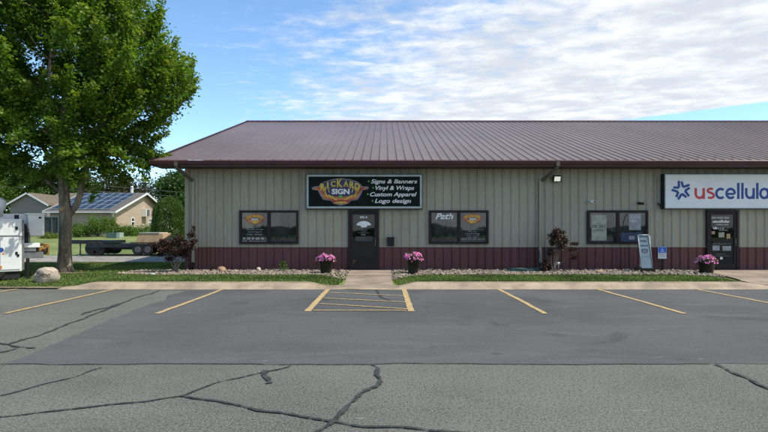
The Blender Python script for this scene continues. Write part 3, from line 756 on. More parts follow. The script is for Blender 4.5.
def L_a(x): stroke(mbl, arc(x+30, 194, 26, 31, 0, 360, 22), sw, yl); stroke(mbl, [(x+60, 157), (x+60, 231)], sw, yl-.0008)
L_a(708); stroke(mbl, [(800, 157), (800, 231)], sw, yl); stroke(mbl, arc(826, 190, 26, 27, 178, 70, 8), sw, yl-.0008)
mr.build('lettering', m_red, s2); mbl.build('lettering', m_blue, s2)
mb = MB()
for k in range(5):        # star outline of five folded strokes, open at the tips
    tc_ = (176, 172)
    def pol(r, deg, off=0):
        q = math.radians(deg); return (tc_[0]+r*math.cos(q)-off*math.sin(q), tc_[1]-(r*math.sin(q)+off*math.cos(q)))
    n_ = 98+36+72*k; a1, a2 = n_-36, n_+36
    stroke(mb, [pol(66, a1, 9), pol(24, n_)], sw*1.0, yl); stroke(mb, [pol(24, n_), pol(58, a2, -9)], sw*1.0, yl-.0008)
mb.build('star_emblem', m_blue, s2)
MB().box(sx(661.8), sx(663.4), YS+.02, YS+.09, sz(208.5), sz(204)).tube([(sx(662.3), YS+.05, sz(206)), (sx(661), YS+.08, sz(205)), (sx(660.5), WY-.02, sz(203))], .02, 8).build('conduit', m_black, s2)

x = wx(387.2); t = empty('mailbox', (x+.11, WY, wz(246)), 'small black wall mailbox between the left door and the Path window', 'mailbox')
MB().box(x, wx(394.2), WY-.16, WY-.022, wz(246), wz(238.6), bev=.012).build('body', m_black, t)
MB().plate([(x-.008, wz(238.5)), (wx(394.2)+.008, wz(238.5)), (wx(394.2)+.008, wz(237.1)), (x-.008, wz(237.1))], WY-.175, WY-.022).build('lid', m_black, t)
x = sx(557); t = empty('flood_light', (x, WY, 3.4), 'square flood light with pale lens under the eave beside the middle downspout', 'flood light')
rot = Matrix.Rotation(math.radians(25), 3, 'X')
MB().box(x-.14, x+.14, 19.96, 20.05, 3.31, 3.53, bev=.012, rot=rot).build('housing', m_black, t)
MB().box(x-.105, x+.105, 19.94, 19.97, 3.32, 3.49, rot=rot).build('lens', m_lens, t)
MB().box(x-.03, x+.03, 20.03, WY-.02, 3.43, 3.49).box(x-.06, x+.06, WY-.04, WY-.021, 3.38, 3.54).build('bracket', m_black, t)
def camera_thing(px, py, m, label, s):
    x, z = wx(px), wz(py); t = empty('security_camera', (x, WY, z), label, 'security camera')
    MB().lathe([(0, 0), (.045*s, 0), (.045*s, .03), (0, .03)], (x, WY-.04, z+.02), 16).build('mount', m, t)
    MB().tube([(x-.02, WY-.05, z), (x+.05*s, WY-.20*s, z-.012)], [.034*s, .038*s], 12).build('housing', m, t)
    MB().tube([(x+.05*s, WY-.2*s, z-.012), (x+.053*s, WY-.205*s, z-.0125)], .026*s, 12).build('lens', m_black, t)
camera_thing(590.3, 201.6, m_vinyl, 'small pale camera on the wall above the poster window, its left end', 1.3)
camera_thing(639.3, 203.5, m_black, 'small dark camera on the wall above the poster window, its right end', 1.2)
# accessible parking sign
x0, x1 = wx(657.3), wx(665.9); t = empty('accessible_parking_sign', ((x0+x1)/2, WY-.1, .15), 'blue and white accessible parking sign on a thin post against the maroon wall', 'sign')
xc = (x0+x1)/2; z1, zm, z0 = wz(246.8), wz(252.7), wz(258.6)
MB().box(xc-.02, xc+.02, WY-.09, WY-.06, .14, z1-.02).build('post', m_bronze, t)
MB().box(x0, x1, WY-.10, WY-.092, z0, z1, bev=.001).build('plate', m_white, t)
MB().box(x0+.008, x1-.008, WY-.104, WY-.1005, zm, z1-.008).build('blue_panel', m_hcblue, t)
mb = MB()
cx, cz = xc, (z1+zm)/2-.012
for k in range(20):
    a0 = math.radians(110+k*12.5); a1 = math.radians(110+(k+1)*12.5); ro, ri = .052, .038
    mb.plate([(cx+ro*math.cos(a0), cz-.015+ro*math.sin(a0)), (cx+ro*math.cos(a1), cz-.015+ro*math.sin(a1)), (cx+ri*math.cos(a1), cz-.015+ri*math.sin(a1)), (cx+ri*math.cos(a0), cz-.015+ri*math.sin(a0))], WY-.107, WY-.1045)
mb.plate([(cx-.012, cz+.055), (cx+.012, cz+.055), (cx+.012, cz+.078), (cx-.012, cz+.078)], WY-.107, WY-.1045)
mb.plate([(cx-.01, cz+.05), (cx+.008, cz+.05), (cx+.008, cz+.0), (cx+.045, cz+.0), (cx+.062, cz-.05), (cx+.048, cz-.054), (cx+.034, cz-.016), (cx-.008, cz-.016)], WY-.1095, WY-.1072)
mb.build('wheelchair_symbol', m_white, t)
mb = MB(); scribble(mb, x0+.04, x1-.04, zm-.06, .035, WY-.1035, seed=61); scribble(mb, x0+.05, x1-.05, zm-.12, .025, WY-.1035, seed=62); mb.build('lettering', m_steel, t)

# sandwich board in front of the right window
def aframe():
    Y = 18.95; f = lambda px: (px-384)*Y/F; g = lambda py: CH+(HZ-py)*Y/F
    t = empty('sandwich_board', (f(645), Y, .15), 'pale blue sandwich board price sign standing in front of the poster window', 'sign')
    zt, zb = g(236), .30
    # front leaf leans back; seen slightly from the left
    def leaf(dy0, dy1, name, m):
        mb = MB(); L = [(f(640.6), zt), (f(651.2), zt), (f(651.9), zb), (f(641.0), zb)]
        a = [mb.b.verts.new((x, Y+(dy1 if z == zt else dy0), z)) for x, z in L]; b = [mb.b.verts.new((x, Y+(dy1 if z == zt else dy0)+.03, z)) for x, z in L]
        mb.b.faces.new(a); mb.b.faces.new(b[::-1])
        for k in range(4): mb.b.faces.new((a[k], b[k], b[(k+1) % 4], a[(k+1) % 4]))
        return mb.build(name, m, t)
    leaf(-.05, .20, 'front_panel', m_signblue)
    mb = MB(); L = [(f(650.0), zt, .235), (f(652.0), zt, .40), (f(654.6), zb, .55), (f(653.0), zb, .0)]
    leaf2 = MB()
    a = [leaf2.b.verts.new((x+.03+.33*dy, Y+.02+dy, z)) for x, z, dy in [(f(641), zt, .24), (f(651.3), zt, .24), (f(652), zb, .48), (f(641.5), zb, .48)]]
    b = [leaf2.b.verts.new((x+.03+.33*dy, Y+.05+dy, z)) for x, z, dy in [(f(641), zt, .24), (f(651.3), zt, .24), (f(652), zb, .48), (f(641.5), zb, .48)]]
    leaf2.b.faces.new(a); leaf2.b.faces.new(b[::-1])
    for k in range(4): leaf2.b.faces.new((a[k], b[k], b[(k+1) % 4], a[(k+1) % 4]))
    leaf2.build('back_panel', m_white, t)
    mb = MB()
    mb.tube([(f(640.4), Y+.19, zt+.03), (f(651.4), Y+.19, zt+.03)], .02, 8)
    mb.tube([(f(651.4), Y+.185, zt+.02), (f(652.1), Y-.055, zb)], .012, 8); mb.tube([(f(640.4), Y+.185, zt+.02), (f(640.8), Y-.055, zb)], .012, 8)
    mb.build('frame', m_alu, t)
    MB().box(f(639.6), f(654), Y-.10, Y-.04, .19, .30, bev=.015).box(f(640), f(643), Y-.12, Y+.02, .15, .19).box(f(650.5), f(653.8), Y-.12, Y+.02, .15, .19).box(f(641), f(655.3), Y+.46, Y+.54, .16, .29, bev=.015).build('base', m_black, t)
    mb = MB(); sl = .25/(zt-zb); M0 = []
    def line(s, a, b, py0, py1):
        me, lo, hi = text_me(s, 0, .03, 1); zz = g(py1)
        k = (f(b)-f(a))/(hi[0]-lo[0]); kz = (g(py0)-g(py1))/(hi[1]-lo[1])
        M = Matrix(((k, 0, 0, f(a)-lo[0]*k), (0, kz*sl, -1, Y-.054+(zz-zb)*sl-lo[1]*kz*sl), (0, kz, 0, zz-lo[1]*kz), (0, 0, 0, 1)))
        mb.mesh(me, M)
    line('PHONE', 642.6, 648.5, 240, 242.2); line('LINES FOR', 642.2, 649.8, 244.8, 246.6); line('$29', 642.6, 649.0, 248.6, 254)
    line('- - - -', 642, 650.2, 256.3, 256.8)
    mb.build('lettering', mat('ink_navy', (.02, .03, .07), .6), t)
aframe()

# ================================================================== PLANTS AND POTS
def leaves_mesh(name, P, size, m, tint, up=.3, aspect=.62, flat=0):
    n = len(P); d = RNG.normal(0, 1, (n, 3)); d[:, 2] += up; d[:, 2] *= 1-flat; d /= np.linalg.norm(d, axis=1)[:, None]
    q = RNG.normal(0, 1, (n, 3)); q[:, 2] *= 1-flat; q -= d*(q*d).sum(1)[:, None]; q /= np.linalg.norm(q, axis=1)[:, None]
    nrm = np.cross(d, q); L = (size*RNG.uniform(.65, 1.25, n))[:, None]; w = L*aspect*.5
    V = np.stack([P-d*L*.5, P+q*w+nrm*L*.08, P+d*L*.5, P-q*w+nrm*L*.08], 1)
    T = np.repeat(tint[:, None, :], 4, 1)
    return npmesh(name, V.reshape(-1, 3), np.arange(4*n).reshape(n, 4), m, T.reshape(-1, 4))
def tint_of(n, base, tipv): 
    T = np.zeros((n, 4)); T[:, 0] = np.clip(base, 0, 1); T[:, 1] = np.clip(tipv, 0, 1); T[:, 3] = 1; return T
m_petleaf = leaf_mat('petunia_leaf', (.025, .06, .015), (.07, .13, .03))
def flower_pot(x, y, z, rt, rb, h, fw, fh, label, seed):
    r = random.Random(seed); t = empty('flower_pot', (x, y, z), label, 'flower pot', 'pots of pink petunias by the doors')
    MB().lathe([(0, .004), (rb, .0), (rb*1.02, .02), (rt*.95, h*.86), (rt*1.06, h*.87), (rt*1.07, h), (rt*.98, h), (rt*.94, h*.9), (0, h*.88)], (x, y, z), 36).build('pot', m_pot, t)
    n = 900; th = RNG.uniform(0, 6.283, n); rr = np.sqrt(RNG.random(n)); ph = RNG.random(n)
    P = np.stack([x+fw*rr*np.cos(th), y+fw*rr*np.sin(th)*.9, z+h-.05+fh*ph*np.sqrt(np.clip(1-rr**2, 0, 1)+.12)], 1)
    link('foliage', leaves_mesh('foliage', P, .06, m_petleaf, tint_of(n, RNG.random(n), 0*th)), t)
    mb = MB()
    for k in range(230):
        a = r.uniform(0, 6.283); q = math.sqrt(r.random()); hh = math.sqrt(max(0, 1-q*q))
        lump = .75+.35*noise.noise(Vector((math.cos(a)*q*2+seed, math.sin(a)*q*2, 0)))
        c = Vector((x+(fw+.02)*q*math.cos(a), y+(fw+.02)*q*math.sin(a)*.9, z+h+.0+fh*hh*lump-(.09*r.random() if q > .8 else .02*r.random())))
        nrm = Vector((math.cos(a)*q, math.sin(a)*q*.9-.25, .35+hh*.6)).normalized(); nrm = (nrm+Vector((r.gauss(0, .3), r.gauss(0, .3), r.gauss(0, .3)))).normalized()
        u = nrm.orthogonal().normalized(); w = nrm.cross(u); R = r.uniform(.026, .042); ctr = mb.b.verts.new(c-nrm*.014); ring = []
        for i in range(10):
            rr_ = R*(1 if i % 2 == 0 else .78); an = 2*math.pi*i/10
            ring.append(mb.b.verts.new(c+(u*math.cos(an)+w*math.sin(an))*rr_))
        for i in range(10): mb.b.faces.new((ctr, ring[i], ring[(i+1) % 10]))
    mb.build('flowers', m_pink, t)
yp = 18.45
flower_pot((325.8-384)*yp/F, yp, .165, .235, .165, .46, .31, .22, 'black pot of pink petunias left of the left door', 1)
flower_pot((413-384)*yp/F, yp-.1, .165, .225, .155, .48, .31, .27, 'black pot of pink petunias between the left door and the Path window', 2)
flower_pot((706.3-384)*yp/F, yp, .165, .27, .20, .40, .34, .22, 'wide black pot of pink petunias left of the right door', 3)

def limb(mb, p0, p1, r0, r1, seg=8, n=7, wob=.06, sag=0, sd=0):
    p0, p1 = Vector(p0), Vector(p1); L = (p1-p0).length; pts = []; rs = []
    for i in range(n+1):
        t = i/n; p = p0.lerp(p1, t)
        if 0 < i < n: p += Vector((noise.noise(p*1.3+Vector((sd, 0, 0))), noise.noise(p*1.3+Vector((0, sd+5, 0))), 0))*L*wob
        p.z += sag*math.sin(math.pi*t); pts.append(p); rs.append(r0+(r1-r0)*t)
    mb.tube(pts, rs, seg); return pts
def shrub(name, base, stems, clumps, m, leaf, nper, label, cat, group=None, bark=m_bark2, tipp=.1):
    t = empty(name, base, label, cat, group); mb = MB()
    for (dx, dy, h, r) in stems: limb(mb, (base[0]+dx*.1, base[1]+dy*.1, base[2]-.02), (base[0]+dx, base[1]+dy, base[2]+h), r, r*.35, 7, 6, .10, sd=dx*7)
    mb.build('stems', bark, t)
    Ps = []; T = []
    for (cx, cy, cz, rx, rz, k) in clumps:
        n = int(nper*k); sub = RNG.normal(0, .5, (max(3, int(9*k)), 3)); ids = RNG.integers(0, len(sub), n)
        q = sub[ids]+RNG.normal(0, .22, (n, 3))
        Ps.append(np.array([cx, cy, cz])+q*np.array([rx, rx, rz])); T.append(tint_of(n, RNG.random(n)*.8+.1*sub[ids][:, 2], (RNG.random(n) < tipp)*.7))
    link('foliage', leaves_mesh('foliage', np.concatenate(Ps), leaf, m, np.concatenate(T), up=.5), t)
    return t
m_purple = leaf_mat('purple_leaf', (.026, .014, .013), (.10, .046, .038), (.12, .12, .05), .2)
Yb = 18.9; bx_, bz_ = (176-384)*Yb/F, .15
e = lambda px, Y=Yb: (px-384)*Y/F
g = lambda py, Y=Yb: CH+(HZ-py)*Y/F
shrub('purple_shrub', (bx_, Yb, bz_), [(-.35, .1, .75, .022), (-.12, -.1, 1.0, .025), (.12, .1, .9, .024), (.35, -.1, .8, .02), (.5, .1, 1.1, .016), (-.2, .2, .7, .02), (.02, 0, .8, .022)],
      [(e(166), Yb, g(246), .30, .18, .8), (e(176), Yb, g(244), .34, .20, 1.1), (e(186), Yb, g(245), .30, .22, .8), (e(161), Yb, g(249), .2, .14, .5), (e(178), Yb, g(236), .2, .16, .2), (e(172), Yb, g(252), .34, .20, .9), (e(183), Yb+.1, g(254), .25, .2, .5), (e(191), Yb, g(234), .18, .22, .22), (e(196), Yb, g(240), .16, .14, .16)],
      m_purple, .078, 900, 'wiry purple leaved shrub on pale stems at the left corner of the building', 'shrub', 'purple shrubs in the bed')
Yb = 19.2
shrub('purple_shrub', (e(553, Yb), Yb, .15), [(.15, 0, 1.1, .03), (.30, .05, .9, .02), (-.1, 0, .7, .02), (.02, -.1, .55, .018), (.6, 0, .75, .012)],
      [(e(558, Yb), Yb, g(234, Yb), .24, .2, .9), (e(557, Yb), Yb, g(243, Yb), .26, .26, 1.0), (e(564, Yb), Yb, g(240, Yb), .18, .2, .5), (e(570, Yb), Yb, g(247, Yb), .26, .12, .5), (e(571, Yb), Yb, g(257, Yb), .20, .13, .4), (e(547, Yb), Yb, g(262, Yb), .2, .2, .5), (e(551, Yb), Yb, g(251, Yb), .17, .2, .4)],
      m_purple, .072, 1000, 'tall narrow purple leaved shrub beside the middle downspout', 'shrub', 'purple shrubs in the bed')
m_weed = leaf_mat('weed_leaf', (.05, .11, .02), (.12, .22, .04))
Yb = 19.6
shrub('weed_plant', (e(283, Yb), Yb, .15), [(-.1, 0, .2, .006), (.1, 0, .25, .006), (0, 0, .3, .006)], [(e(283, Yb), Yb, .27, .17, .13, 1), (e(284, Yb), Yb, .42, .09, .1, .4)], m_weed, .05, 260, 'small bright green weed clump against the maroon wall', 'plant', bark=m_weed)

# rocks
def rock(x, y, z, sx_, sy_, sz_, m, label, seed, name='boulder', det=3):
    b = bmesh.new(); bmesh.ops.create_icosphere(b, subdivisions=det, radius=1)
    for v in b.verts:
        n = v.co.normalized(); d = 1+.20*noise.noise(n*1.3+Vector((seed, 0, 0)))+.09*noise.noise(n*3.5+Vector((0, seed, 0)))
        p = n*d; p.z = max(p.z, -.55); v.co = Vector((x+p.x*sx_, y+p.y*sy_, z+(p.z+.45)*sz_))
    for f in b.faces: f.smooth = True
    me = bpy.data.meshes.new(name); b.to_mesh(me); b.free(); me.materials.append(m)
    o = link(name, me); return tag(o, label, 'rock')
Yb = 16.5
rb = rock(e(46.5, Yb), Yb, .08, .37, .27, .30, m_rock, 'big pale boulder carved with dark script, on the lawn beside the truck', 2.3, det=4)
mb = MB()     # carved script lying on the stone's front
me, lo, hi = text_me('Shelton', .35, .02, .95)
bmx = bmesh.new(); bmx.from_mesh(me); bmesh.ops.subdivide_edges(bmx, edges=bmx.edges, cuts=1)
k = .46/(hi[0]-lo[0]); bvh_me = rb.data
from mathutils.bvhtree import BVHTree
bb = bmesh.new(); bb.from_mesh(rb.data); tree = BVHTree.FromBMesh(bb)
for v in bmx.verts:
    X = e(46.5, Yb)-.23+(v.co.x-lo[0])*k; Z = .21+(v.co.y-lo[1])*k*1.3
    hit = tree.ray_cast(Vector((X, Yb-3, Z)), Vector((0, 1, 0)))
    v.co = Vector((X, (hit[0].y if hit[0] else Yb-.2)-.004, Z))
me2 = bpy.data.meshes.new('lettering'); bmx.to_mesh(me2); bmx.free(); bb.free(); me2.materials.append(mat('carved_dark', (.07, .06, .05), .9)); link('lettering', me2, rb)
rock(e(221.5, 19.4), 19.4, .15, .15, .12, .12, m_rock2, 'tan round rock against the maroon wall, left of the small weed', 5.1)
rock(e(258.5, 19.4), 19.4, .15, .085, .08, .10, m_rock, 'small grey rock against the maroon wall beside the small weed', 7.7)
rock(e(152.8, 17.9), 17.9, .13, .09, .07, .06, mat('pale_stone', (.45, .48, .47), .9), 'small pale flat stone at the left end of the stony bed', 9.1)
rock(e(600, 18.8), 18.8, .15, .12, .08, .07, m_rock2, 'flat tan rock in the bed right of the tall purple shrub', 11.1)

# hose, tap riser, little path light, edging
Yb = 19.3; mb = MB(); pts = []
for i in range(150):
    a = i*.24; r = .28+.06*math.sin(i*.11); pts.append((e(525, Yb)+1.9*r*math.cos(a)*(1+.2*math.sin(i*.05)), Yb+r*.8*math.sin(a), .17+.0006*i+.008*math.sin(a*2)))
pts += [(e(541, Yb), Yb, .19), (e(545, Yb), Yb+.5, .3), (e(546, Yb), Yb+.75, .6), (e(546, Yb), Yb+.8, .85)]
mb.tube(pts, .014, 6); tag(mb.build('garden_hose', m_hose), 'dark teal garden hose coiled on the stones left of the tall purple shrub', 'hose')
Yb = 20.1; t = empty('wall_tap', (e(546, Yb), Yb, .8), 'small wall tap with teal hose loop behind the tall purple shrub', 'tap')
MB().tube([(e(546, Yb), WY-.02, .9), (e(546, Yb), WY-.1, .9), (e(546, Yb), WY-.12, .84)], .014, 8).build('spout', m_steel, t)
MB().tube([(e(546, Yb)+.09*math.cos(a)*.6, WY-.08, .74+.16*math.sin(a)) for a in np.linspace(0, 12.5, 40)], .012, 6).build('hose_loop', m_hose, t)
Yb = 18.9; t = empty('path_light', (e(558.5, Yb), Yb, .15), 'small white path light on a spike in front of the tall purple shrub', 'garden light')
MB().tube([(e(558.5, Yb), Yb, .14), (e(558.5, Yb), Yb, .42)], .008, 6).build('spike', m_steel, t)
MB().lathe([(0, .09), (.05, .07), (.055, .055), (.035, .05), (.03, 0), (0, 0)], (e(558.5, Yb), Yb, .41), 16).build('lamp_head', m_vinyl, t)
mb = MB(); mb.tube([(10.9, 19.9, .17), (10.82, 19.2, .17), (10.72, 18.6, .175), (10.55, 17.5, .165), (10.42, 16.8, .15), (10.3, 16.2, .13)], .018, 6)
tag(mb.build('edging_strip', m_black), 'thin black edging strip beside the walkway to the right door', 'edging')
t = MB().box(e(210.5, 19.8), e(213.5, 19.8), 19.7, 19.85, .15, .26, bev=.01).tube([(e(212, 19.8), 19.78, .26), (e(212, 19.8), 19.8, .34)], .02, 8).build('drain_cap', m_black); tag(t, 'small black drain box on the stones near the left corner of the building', 'drain')

# ================================================================== BIG MAPLE
def maple():
    bx0, by0 = -10.87, 19.1
    t = empty('maple_tree', (bx0, by0, .13), 'big leafy maple with dense green crown and forked grey trunk, left of the building', 'tree')
    mb = MB(); ee = lambda px, py, dy=0: Vector(((px-384)*(by0+dy)/F, by0+dy, CH+(HZ-py)*(by0+dy)/F))
    main = [ee(64.5, 274), ee(64.6, 266), ee(65, 250), ee(65.2, 232), ee(65.5, 215), ee(64.5, 200), ee(63.5, 185), ee(63, 165), ee(62, 140, .1), ee(64, 110, .1), ee(66, 80, .2), ee(68, 45, .2), ee(69, 10, .1), ee(70, -20)]
    mb.tube(main, [.34, .245, .205, .195, .20, .175, .165, .15, .13, .11, .085, .06, .04, .02], 14)
    lim = []
    L1 = [ee(66.5, 219), ee(71, 212), ee(76.5, 205), ee(80, 195), ee(83, 180), ee(88, 160), ee(97, 135, -.3), ee(110, 105, -.5), ee(125, 70, -.6), ee(135, 35, -.5)]
    mb.tube(L1, [.10, .115, .11, .10, .095, .085, .07, .055, .04, .02], 10); lim += L1[3:]
    L2 = [ee(63, 182), ee(55, 168), ee(45, 150, .3), ee(32, 125, .8), ee(18, 95, 1.1), ee(5, 60, 1.2), ee(-5, 20, 1)]
    mb.tube(L2, [.10, .095, .08, .065, .05, .04, .02], 10); lim += L2[1:]
    L3 = [ee(63.5, 190), ee(72, 172, .4), ee(80, 145, 1.0), ee(92, 115, 1.6), ee(105, 80, 2.2), ee(112, 40, 2.4)]
    mb.tube(L3, [.09, .08, .07, .055, .04, .02], 9); lim += L3[1:]
    L4 = [ee(63, 178), ee(58, 160, -.5), ee(52, 135, -1.2), ee(48, 100, -1.9), ee(50, 60, -2.4), ee(55, 20, -2.4)]
    mb.tube(L4, [.09, .08, .07, .05, .035, .02], 9); lim += L4[1:]
    L5 = [ee(63.5, 195), ee(50, 183, .2), ee(36, 172, .5), ee(15, 160, .8), ee(-15, 145, 1), ee(-50, 120, 1)]
    mb.tube(L5, [.07, .065, .055, .045, .03, .02], 9); lim += L5[1:]
    L6 = [ee(64, 170), ee(80, 150, .4), ee(105, 130, .9), ee(130, 115, 1.2), ee(150, 100, 1.2)]
    mb.tube(L6, [.045, .038, .028, .018, .008], 8); lim += L6[1:]
    lim += main[7:]
    prof = [(3.1, 1.6), (3.5, 2.3), (4.2, 2.7), (5, 2.9), (6, 3.35), (6.8, 3.7), (7.6, 3.6), (8.5, 3.1), (9.4, 2.45), (10.4, 1.8), (11.2, 1.1), (11.6, .3)]
    zs = [p[0] for p in prof]; rs = [p[1] for p in prof]
    cx, cy = -10.75, 19.1; cl = []; tries = 0
    while len(cl) < 900 and tries < 60000:
        tries += 1
        z = random.uniform(3.2, 11.5); th = random.uniform(0, 2*math.pi)
        R = float(np.interp(z, zs, rs)); lob = 1+.26*noise.noise(Vector((math.cos(th)*1.7, math.sin(th)*1.7, z*.7)))+.06
        fr = random.random()**.34
        if random.random() > R/3.95: continue
        if fr > .4 and noise.noise(Vector((math.cos(th)*R*fr*.55, math.sin(th)*R*fr*.55, z*.8+4))) < -.30: continue
        r = R*fr*lob
        p = Vector((cx-max(0, 6.6-z)*.22+r*math.cos(th), cy+r*math.sin(th), z))
        if z < 4.0 and fr < .3: continue
        cl.append((p, fr))
    Ps, Ts, Sz = [], [], []
    for i, (p, fr) in enumerate(cl):
        out = Vector((p.x-cx, p.y-cy, (p.z-6.0)*.8)); out = out.normalized() if out.length > .1 else Vector((0, 0, 1))
        ax = (out*.75+Vector((0, 0, .75))+Vector((random.gauss(0, .25),)*3)).normalized()
        if p.z < 4.6: ax = (ax+Vector((0, 0, -.8))).normalized()
        L = random.uniform(.5, 1.1)*(.7+.4*fr); n = int(random.uniform(150, 290))
        tt = RNG.random(n); rad = (.20*(1-tt*.85)+.025)
        q = RNG.normal(0, 1, (n, 3))*rad[:, None]*np.array([1, 1, .7])
        Ps.append(np.array(p)+np.array(ax)*((tt-.35)*L*1.25)[:, None]+q)
        base = random.uniform(.05, .7); tip = np.clip((tt-.72)/.28, 0, 1)*(RNG.random(n) < .55)*fr
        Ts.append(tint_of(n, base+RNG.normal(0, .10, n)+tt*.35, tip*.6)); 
        if i % 2 == 0:     # a twig from the nearest limb
            q0 = min(lim, key=lambda a: (a-p).length+(2 if a.z > p.z else 0))
            if .3 < (q0-p).length < 1.7: limb(mb, q0, p+ax*L*.3, .013, .005, 5, 5, .08, sd=i*.37)
    mb.build('trunk', m_bark, t)
    MB().tube([ee(62.5, 209.5, -.14), ee(60.2, 208.8, -.24)], [.095, .078], 12).build('branch_stub', m_wood, t)
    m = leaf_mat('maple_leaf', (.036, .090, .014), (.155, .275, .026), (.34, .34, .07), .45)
    P = np.concatenate(Ps)
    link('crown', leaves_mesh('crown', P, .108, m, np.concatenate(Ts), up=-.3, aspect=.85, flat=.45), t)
maple()

# ================================================================== TREES BEYOND
def tree(x, y, z, h, rx, rz, m, label, n=60, per=200, leaf=.30, trunk_r=.2, group='trees beyond the houses', cat='tree', name='leafy_tree', crown_low=.25, tipp=.05):
    t = empty(name, (x, y, z), label, cat, group); mb = MB()
    top = z+h; cz = top-rz
    limb(mb, (x, y, z-.1), (x, y, cz+rz*.5), trunk_r, trunk_r*.25, 8, 8, .02, sd=x)
    Ps, Ts = [], []
    for i in range(n):
        d = RNG.normal(0, 1, 3); d /= np.linalg.norm(d); f = RNG.random()**.4
        lob = 1+.35*noise.noise(Vector(d*1.8)+Vector((x, y, 0)))
        c = np.array([x, y, cz])+d*f*lob*np.array([rx, rx, rz])*.86
        if c[2] < z+h*crown_low*.5: c[2] = z+h*crown_low*.5+abs(RNG.normal(0, .3))
        rr = rx*.30; k = int(per*RNG.uniform(.6, 1.2)); q = RNG.normal(0, .5, (k, 3))*rr
        Ps.append(c+q); Ts.append(tint_of(k, RNG.uniform(.15, .7)+RNG.normal(0, .15, k)+q[:, 2]/rr*.15, (RNG.random(k) < tipp)*.6))
        if i % 5 == 0: limb(mb, (x, y, z+h*.3+RNG.random()*h*.3), tuple(c), trunk_r*.35, .02, 5, 4, .06, sd=i)
    mb.build('trunk', m_bark, t)
    link('crown', leaves_mesh('crown', np.concatenate(Ps), leaf, m, np.concatenate(Ts), up=.1, aspect=.8, flat=.4), t)
m_lf1 = leaf_mat('leaf_mid_green', (.05, .10, .016), (.14, .23, .035)); m_lf2 = leaf_mat('leaf_brown_green', (.035, .042, .016), (.085, .085, .035), (.14, .09, .05))
m_lf3 = leaf_mat('leaf_dark_green', (.022, .06, .014), (.07, .135, .03)); m_lf4 = leaf_mat('leaf_pale_green', (.09, .12, .07), (.17, .21, .12))
def fx(px, Y): return (px-384)*Y/F
def fz(py, Y): return CH+(HZ-py)*Y/F
def btree(px, py_top, Y, wpx, m, label, **kw):
    z = 1.0; h = fz(py_top, Y)-z; rx = wpx/2*Y/F; rz = min(h*.46, rx*1.15)
    tree(fx(px, Y), Y, z, h, rx, max(rz, h*.36), m, label, **kw)
btree(-25, 160, 84, 70, m_lf1, 'mid green tree beyond the truck, at the left edge of the picture', n=70)
btree(12, 166, 80, 60, m_lf1, 'mid green tree rising behind the grey house, above the truck', n=80)
btree(52, 172, 88, 56, m_lf3, 'dark green tree behind the maple trunk', n=70)
btree(88, 178, 84, 40, m_lf1, 'small mid green tree above the solar roof', n=50)
btree(124, 171, 82, 60, m_lf2, 'broad dull brownish green tree above the solar roof gable', n=90, per=240)
btree(152, 176, 98, 22, m_lf4, 'thin pale tree in the sky gap left of the building', n=26, per=60, leaf=.2)
btree(163, 182, 96, 18, m_lf4, 'thin pale sapling nearest the building corner in the sky gap', n=20, per=60, leaf=.2)
btree(180, 168, 74, 46, m_lf3, 'dark green tree just behind the eave corner of the building', n=90)
btree(186, 192, 62, 34, m_lf3, 'lower dark green tree between the rounded evergreen and the wall', n=60, crown_low=.05)
btree(205, 172, 84, 50, m_lf1, 'mid green tree mostly hidden behind the building corner', n=50)
for i, (px, top) in enumerate(((-70, 158), (-120, 165))):
    btree(px, top, 88, 76, m_lf1, 'mid green tree far outside the left edge of the lot', n=50)
# rounded evergreen
def evergreen():
    Y = 36; x = fx(169, Y); z = .3; top = fz(196.5, Y); h = top-z; R = 16.5*Y/F
    t = empty('rounded_evergreen', (x, Y, z), 'rounded dark green evergreen shrub left of the building corner', 'evergreen')
    mb = MB(); limb(mb, (x, Y, z-.1), (x, Y, z+h*.8), .08, .02, 8); mb.build('trunk', m_bark, t)
    n = 26000; zz = RNG.random(n)**.85; th = RNG.uniform(0, 6.283, n)
    prof = np.interp(zz, [0, .1, .3, .5, .75, .9, 1], [.8, .95, 1, 1, .88, .62, .12]); rr = R*prof*(1-.35*RNG.random(n)**2)
    lump = np.array([1+.12*noise.noise(Vector((math.cos(a)*3, math.sin(a)*3, b*6))) for a, b in zip(th, zz)])
    P = np.stack([x+rr*lump*np.cos(th), Y+rr*lump*np.sin(th), z+h*zz], 1)
    T = tint_of(n, .45+(lump-1)*3+RNG.normal(0, .15, n), (RNG.random(n) < .05)*.5)
    link('crown', leaves_mesh('crown', P, .10, leaf_mat('cedar_leaf', (.03, .08, .014), (.12, .21, .035), (.20, .26, .06)), T, up=1.4, aspect=.4), t)
evergreen()
def bush(px, py0, py1, wpx, Y, m, label, n=24, per=130, leaf=.12, name='bush', cat='bush'):
    x = fx(px, Y); z0 = gz(x, Y); z1 = fz(py0, Y); R = wpx*.6*Y/F; t = empty(name, (x, Y, z0), label, cat, 'bushes round the houses'); mb = MB()
    Ps, Ts = [], []
    for i in range(n):
        a = RNG.uniform(0, 6.283); f = math.sqrt(RNG.random()); hh = (z1-z0)*(.25+.75*RNG.random()*math.sqrt(max(.05, 1-f*f)))
        c = np.array([x+R*.85*f*math.cos(a), Y+R*.6*f*math.sin(a), z0+hh*.9]); k = per
        Ps.append(c+RNG.normal(0, 1, (k, 3))*R*.16); Ts.append(tint_of(k, RNG.uniform(.2, .7)+RNG.normal(0, .15, k), 0*np.arange(k)))
        if i % 3 == 0: limb(mb, (x, Y, z0), tuple(c), .025, .008, 5, 3)
    mb.build('stems', m_bark, t)
    link('foliage', leaves_mesh('foliage', np.concatenate(Ps), leaf, m, np.concatenate(Ts), up=.6), t)
m_bu = leaf_mat('bush_leaf', (.05, .11, .018), (.16, .26, .045)); m_bu2 = leaf_mat('bush_yellow', (.09, .14, .025), (.24, .28, .06))
